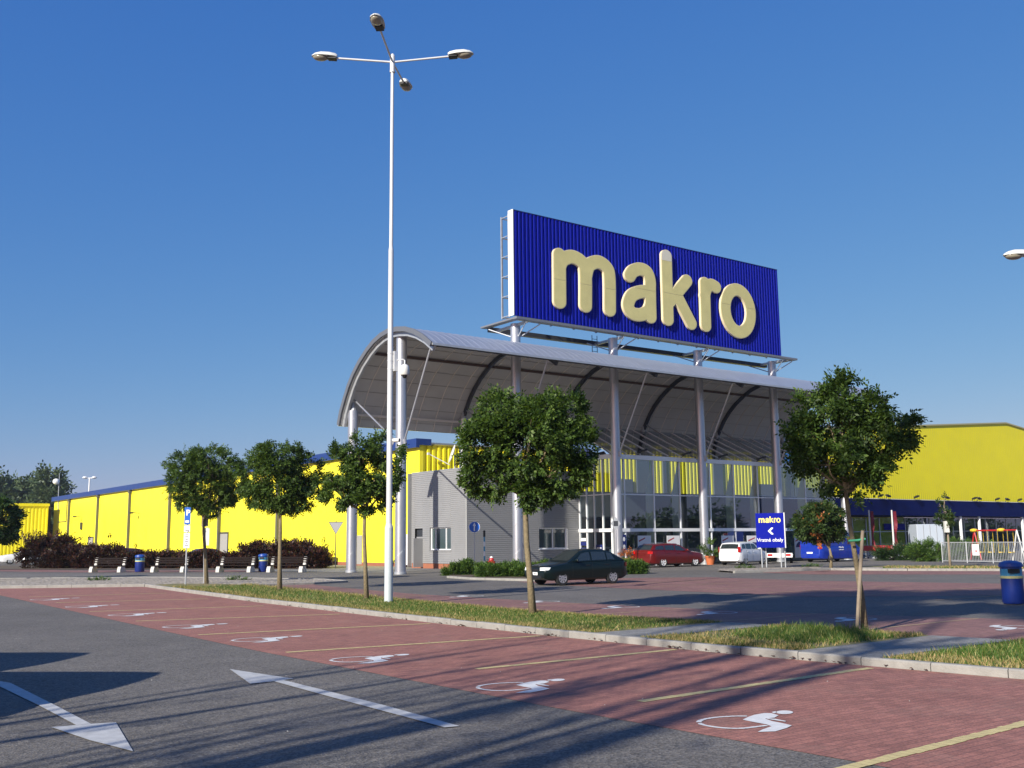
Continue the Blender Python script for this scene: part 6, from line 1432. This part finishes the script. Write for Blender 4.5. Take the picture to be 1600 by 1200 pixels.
# trees far behind the low yellow shed
for i, (px, top, w_, dist, seed) in enumerate(((8, 738, 26, 235, 1), (30, 752, 22, 240, 2), (52, 750, 22, 250, 3), (71, 740, 20, 230, 4), (88, 758, 12, 240, 5), (-22, 742, 26, 236, 6))):
    P = DIR(px, dist); tp = AT(px, top, P)[2]; rr = w_/FPX*dist; lob = [(P+np.array([0, 0, tp-rr*1.0]), (rr*.75, rr*.75, rr*1.0)), (P+np.array([-rr*.4, rr*.2, tp*.52]), (rr*.85, rr*.85, tp*.34)), (P+np.array([rr*.45, -rr*.2, tp*.6]), (rr*.7, rr*.7, tp*.26)), (P+np.array([0, 0, tp*.33]), (rr, rr, tp*.26))]
    t = T('distant_tree', ['tall hazy tree with pointed top', 'lower bushy tree in the gap', 'broad mid height tree', 'tallest rounded tree nearest the warehouse', 'slim pale tree against the warehouse roof', 'broad tree cut by the frame edge'][i]+' behind the low yellow shed', 'tree', P, 'trees behind the yellow shed')
    mb = MB(); mb.tube([P, P+[0, 0, tp*.6]], [.5, .2], 8); limb_tree(mb, P+[0, 0, tp*.35], lob, .5, seed, 2); t.part('trunk', mb, M_BARKD)
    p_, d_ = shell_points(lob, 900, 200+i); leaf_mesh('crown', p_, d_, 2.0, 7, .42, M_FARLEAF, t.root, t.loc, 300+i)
# trees behind the photographer: they throw the branch shadows over the asphalt and the big shade on the right
def bare_tree(P, h, seed, label, r0=.14, leafy=500, spread=3.0, zlow=2.0):
    t = T('street_tree', label, 'tree', P, 'trees beside the photographer'); r = random.Random(seed); mb = MB(); tips = []
    def grow(p, d, L_, rr, lvl):
        q = p+d*L_; mid = (p+q)/2+np.array([r.uniform(-1, 1), r.uniform(-1, 1), 0])*L_*.06; mb.tube([p, mid, q], [rr, rr*.85, rr*.68], 7 if lvl < 2 else 5, False)
        if lvl >= 4: tips.append((q, d)); return
        for _ in range(3 if lvl else 4):
            a = r.uniform(0, 2*math.pi); sp_ = r.uniform(.3, .75); nd = d+np.array([math.cos(a), math.sin(a), r.uniform(-.1, .25)])*sp_; nd /= np.linalg.norm(nd); grow(q if r.random() < .7 else p+d*L_*.7, nd, L_*r.uniform(.6, .85), rr*.58, lvl+1)
    P = np.array(P, float); grow(P, np.array([0.02, 0, 1.0]), h*.34, r0, 0); t.part('trunk', mb, M_BARK)
    pts = np.array([tips[r.randrange(len(tips))][0] for _ in range(leafy)])+np.random.default_rng(seed).normal(0, .35, (leafy, 3)); leaf_mesh('crown', pts, np.tile([0, 0, 1.0], (leafy, 1)), .3, 7, .06, M_LEAF, t.root, t.loc, seed)
    return t
def whip_tree(P, seed, label, stems, leafy):
    """young tree of nearly upright branches; stems: (side offset at mid height, radius, foot height)"""
    t = T('street_tree', label, 'tree', P, 'trees beside the photographer'); r = random.Random(seed); mb = MB(); P = np.array(P, float); tips = []
    mb.tube([P, P+[0, 0, 2.6]], [.15, .12], 9); side = np.array([-math.sin(SUN_AZ), math.cos(SUN_AZ), 0]); fw = np.array([math.cos(SUN_AZ), math.sin(SUN_AZ), 0])
    for off_, rr, spread_ in stems:
        pts = [P+[0, 0, 2.2]]; k = 7
        for i in range(1, k+1):
            f_ = i/k; pts.append(P+side*(off_*min(1, f_*2.2)+spread_*f_*f_)+fw*r.uniform(-.25, .25)+side*r.uniform(-.07, .07)+[0, 0, 2.2+f_*10.2])
        mb.tube(pts, [rr*(1-.55*i/k) for i in range(k+1)], 6, False)
        for i in range(2, k+1):
            for _ in range(2 if seed != 3 else 1):
                q = pts[i]*.5+pts[i-1]*.5; L_ = r.uniform(.8, 1.9); e = q+side*r.uniform(-.55, .55)*L_+fw*r.uniform(-.5, .5)+[0, 0, L_*r.uniform(.7, 1.1)]
                mb.tube([q, (q+e)/2+side*r.uniform(-.08, .08), e], [rr*.26, rr*.18, rr*.1], 4, False); tips.append(e)
                for _ in range(2): e2 = e+side*r.uniform(-.4, .4)+[0, 0, r.uniform(.2, .9)]; mb.tube([(q+e)/2, e2], [rr*.16, rr*.08], 4, False); tips.append(e2)
    t.part('trunk', mb, M_BARK)
    ix = [r.randrange(len(tips)) for _ in range(leafy)]; pts = np.array([tips[i] for i in ix])+np.random.default_rng(seed).normal(0, .3, (leafy, 3))
    leaf_mesh('crown', pts, np.tile([0, 0, 1.0], (leafy, 1)), .25, 7, .05, M_LEAF, t.root, t.loc, seed)
whip_tree((-9.5, 8.0, 0), 3, 'upright branched young tree behind the camera, farthest to the left', [(.35, .09, .3), (-.75, .09, -.2), (.7, .045, .5)], 60)
whip_tree((-9.8, 4.9, 0), 8, 'upright branched young tree behind the camera, middle one', [(-.45, .15, .1), (.75, .06, .3), (.1, .07, -.1), (-.15, .10, -.5), (1.2, .05, .3), (.5, .05, 0), (-.7, .08, .25)], 190)
whip_tree((-9.5, 2.9, 0), 12, 'upright branched young tree behind the camera, nearest on the right', [(.05, .12, .1), (.4, .06, .35), (-.35, .05, -.2), (.2, .08, .6)], 130)
bp = np.array([-14.5, 1.0, 0]); t = T('tall_tree', 'tall dense tree behind the camera shading the far lane on the right', 'tree', bp)
lob = [(np.array([-14.5, 6.3, 19.7]), (1.6, 1.9, 3.1)), (np.array([-14.5, 7.4, 21.3]), (1.3, 1.3, 1.9)), (np.array([-14.3, 3.3, 23.2]), (1.6, 2.8, 1.1)), (np.array([-14.8, -1.6, 21.6]), (1.8, 2.3, 2.5)), (np.array([-14.5, -6.0, 21.3]), (2.2, 3.2, 2.8)), (np.array([-14.5, 4.6, 18.2]), (1.2, 1.2, .9))]
mb = MB(); mb.tube([bp, bp+[0, 0, 9], bp+[.1, .2, 15.5]], [.30, .22, .12], 10); limb_tree(mb, bp+[0.1, .1, 15], lob, .22, 9, 3); t.part('trunk', mb, M_BARKD)
p_, d_ = shell_points(lob, 3800, 401, .1); leaf_mesh('crown', p_, d_, .9, 7, .24, M_LEAFD, t.root, t.loc, 402)
# belt of trees across the road to the right: what the glass hall mirrors
p_ = []; r_ = np.random.default_rng(9)
N_ = 5200; bx_ = r_.uniform(-40, 330, N_); hh = 5+3.0*np.sin(bx_*.13)+2*np.sin(bx_*.31+1); bz_ = r_.uniform(0, 1, N_)**.8*hh; by_ = -45+r_.normal(0, 2.2, N_)
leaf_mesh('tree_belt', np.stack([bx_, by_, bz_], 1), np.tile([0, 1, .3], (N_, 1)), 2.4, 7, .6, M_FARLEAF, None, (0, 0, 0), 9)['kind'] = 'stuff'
bpy.data.objects['tree_belt']['label'] = 'belt of trees behind the camera across the road'

# ------------------------------------------------------------------ hedges and shrubs
def shrub(name, label, P, rx, h, n, m_, seed, length=.35, lw=.05, leaflets=9, spikes=0, group=None, cat='shrub', ry=None, up=.6, lift=0.0):
    """P base centre; rx half width along the picture, ry half depth"""
    ry = ry or rx*.6; t = T(name, label, cat, P, group); r = np.random.default_rng(seed); P = np.array(P, float); h2 = np.array([FWD[0], FWD[1], 0]); h2 /= np.linalg.norm(h2)
    lob = []; k = max(3, int(rx*2/h*1.6))
    for j in range(k):
        f_ = -1+2*(j+.5)/k; hh = h*r.uniform(.8, 1.05)*(1-.25*f_*f_); lob.append((P+xr*f_*(rx-h*.3)+h2*r.uniform(-.3, .3)*ry+[0, 0, hh*.45+lift], (h*.62, h*.62, hh*.55)))
    mb = MB()
    for c_, R_ in lob:
        for _ in range(4): e = c_+np.array([r.uniform(-.6, .6)*R_[0], r.uniform(-.6, .6)*R_[1], r.uniform(-.2, .8)*R_[2]]); mb.tube([(c_[0], c_[1], 0), (e+np.array([c_[0], c_[1], 0]))/2, e], [.03, .02, .01], 5, False)
    if len(lob) > 1: mb.tube([(lob[0][0][0], lob[0][0][1], .03), (lob[-1][0][0], lob[-1][0][1], .03)], .02, 5, False)
    t.part('stems', mb, M_BARKD)
    p_, d_ = shell_points(lob, n, seed, .2); p_[:, 2] = np.abs(p_[:, 2]); d_[:, 2] += up; 
    if spikes:
        c_ = np.array([lob[int(i_)][0] for i_ in r.integers(0, k, spikes)]); sp_ = c_+np.stack([r.normal(0, h*.4, spikes), r.normal(0, h*.4, spikes), r.uniform(.3, .62, spikes)*h], 1); p_ = np.concatenate([p_, sp_]); d_ = np.concatenate([d_, np.stack([r.normal(0, .5, spikes), r.normal(0, .5, spikes), np.full(spikes, 1.4)], 1)])
    leaf_mesh('foliage', p_, d_, length, leaflets, lw, m_, t.root, t.loc, seed, 0.0); return t
for i, (px, wpx, ytop, sd_) in enumerate(((74, 25, 839, 1), (112, 26, 856, 2), (160, 32, 858, 3), (212, 26, 870, 4), (262, 28, 868, 5), (315, 28, 869, 6), (368, 24, 869, 7), (408, 26, 856, 8), (452, 30, 850, 9), (486, 20, 860, 10))):
    P = G(px, 888.2); hz = AT(px, ytop, P)[2]; rx_ = wpx/FPX*np.linalg.norm(P)
    shrub('barberry_bush', 'dark red barberry bush, %s from the left in the hedge behind the benches' % ['first and tallest', 'second', 'third', 'fourth', 'fifth', 'sixth', 'seventh', 'eighth', 'ninth', 'last'][i], P, rx_*1.15, hz, 1150, M_BARB, 500+sd_, .42, .095, 9, 90, 'barberry bushes in the dark red hedge')
for i, (px, py, wpx, ytop) in enumerate(((735, 899, 34, 882), (790, 902, 36, 883), (845, 902, 34, 884), (982, 897, 24, 880))):
    P = G(px, py); hz = AT(px, ytop, P)[2]; rx_ = wpx/FPX*np.linalg.norm(P)
    shrub('juniper_bush', 'low spreading bright green juniper, '+['leftmost of the bed', 'below the hydrant', 'behind the leaning trunk', 'right of the dark green car'][i], P, rx_*1.15, hz*1.12, 2600, M_JUNI, 520+i, .26, .045, 9, 0, 'junipers in the kerbed bed', up=.4)
for i, (px, py, wpx, ytop) in enumerate(((1447, 876, 24, 844), (1498, 866, 34, 842), (1540, 864, 30, 848), (1400, 868, 30, 853))):
    P = AT(px, 876, np.array([68+i, 42-1.5*i, 0])); P[2] = 0
    if i: P = P*1.08; P[2] = 0
    hz = AT(px, ytop, P)[2]; rx_ = wpx/FPX*np.linalg.norm(P)
    shrub('green_bush', ['large green bush left of the railing', 'green bush behind the railing under the shop posts', 'low green bush behind the swings', 'dark hedge behind the shopping trolleys'][i], P, rx_, hz, 1100, M_JUNI if i != 3 else M_LEAFD, 540+i, .4, .06, 9, 0, up=.3)
for i, (px, py) in enumerate(((155, 909), (372, 908.5), (1165, 889), (1270, 887))):
    P = G(px, py); shrub('groundcover_tuft', 'small green tuft in the gravel, '+['left of the parking signs', 'behind the second tree', 'left below the blue direction sign', 'right of the blue direction sign', 'nearest the kerb at the left'][i], P, .6, .15, 110, M_JUNI, 560+i, .15, .03, 7, 0, cat='plant')
# fallen leaves along the kerb
mb = MB(); r_ = random.Random(6)
for _ in range(120):
    y = r_.choice([r_.uniform(8, 34), r_.uniform(9, 22)]); x = interp(KERB, [y])[0][0]-abs(r_.gauss(0, .05))-.01
    if r_.random() < .5: y = round(y/3.1)*3.1+r_.gauss(0, .12); x = interp(KERB, [y])[0][0]-abs(r_.gauss(0, .04))-.01
    s_ = r_.uniform(.015, .04); a = r_.uniform(0, 6.3); z = .02+r_.uniform(0, .02)
    mb.add([(x+s_*math.cos(a), y+s_*math.sin(a), z), (x-s_*math.sin(a), y+s_*math.cos(a), z+.015), (x-s_*math.cos(a), y-s_*math.sin(a), z), (x+s_*math.sin(a), y-s_*math.cos(a), z+.008)], [(0, 1, 2, 3)])
mb2 = MB()
for _ in range(60):
    x = r_.uniform(2.5, 12.3); y = r_.uniform(6.5, 26); s_ = r_.uniform(.004, .011); a = r_.uniform(0, 6.3)
    mb2.add([(x+s_*math.cos(a+k*1.57)*r_.uniform(.6, 1.2), y+s_*math.sin(a+k*1.57)*r_.uniform(.6, 1.2), .012) for k in range(4)]+[(x, y, .012+s_*.8)], [(0, 1, 4), (1, 2, 4), (2, 3, 4), (3, 0, 4)])
o = obj('pebbles', mb2, mat('pebble', (.5, .48, .44), .8)); o['kind'] = 'stuff'; o['label'] = 'pale specks and pebbles on the paving'
o = obj('fallen_leaves', mb, mat('dead_leaf', (.10, .045, .025), .8)); o['kind'] = 'stuff'; o['label'] = 'brown fallen leaves along the kerb'
HZ = MB(); HZ.box(-120, 620, -130, 620, -1.0, 27.0); hzo = obj('haze', HZ, None); hzo['kind'] = 'stuff'; hzo['label'] = 'thin morning haze'
hm = bpy.data.materials.new('haze'); hm.use_nodes = True; hn, hl = nt(hm); hn.clear(); ho = hn.new('ShaderNodeOutputMaterial'); pv = hn.new('ShaderNodeVolumePrincipled')
pv.inputs['Color'].default_value = (0.86, 0.92, 1.0, 1); pv.inputs['Density'].default_value = 0.00022; pv.inputs['Anisotropy'].default_value = 0.3
hl.new(pv.outputs[0], ho.inputs['Volume']); hzo.data.materials.append(hm)
print('objects', len(bpy.data.objects))
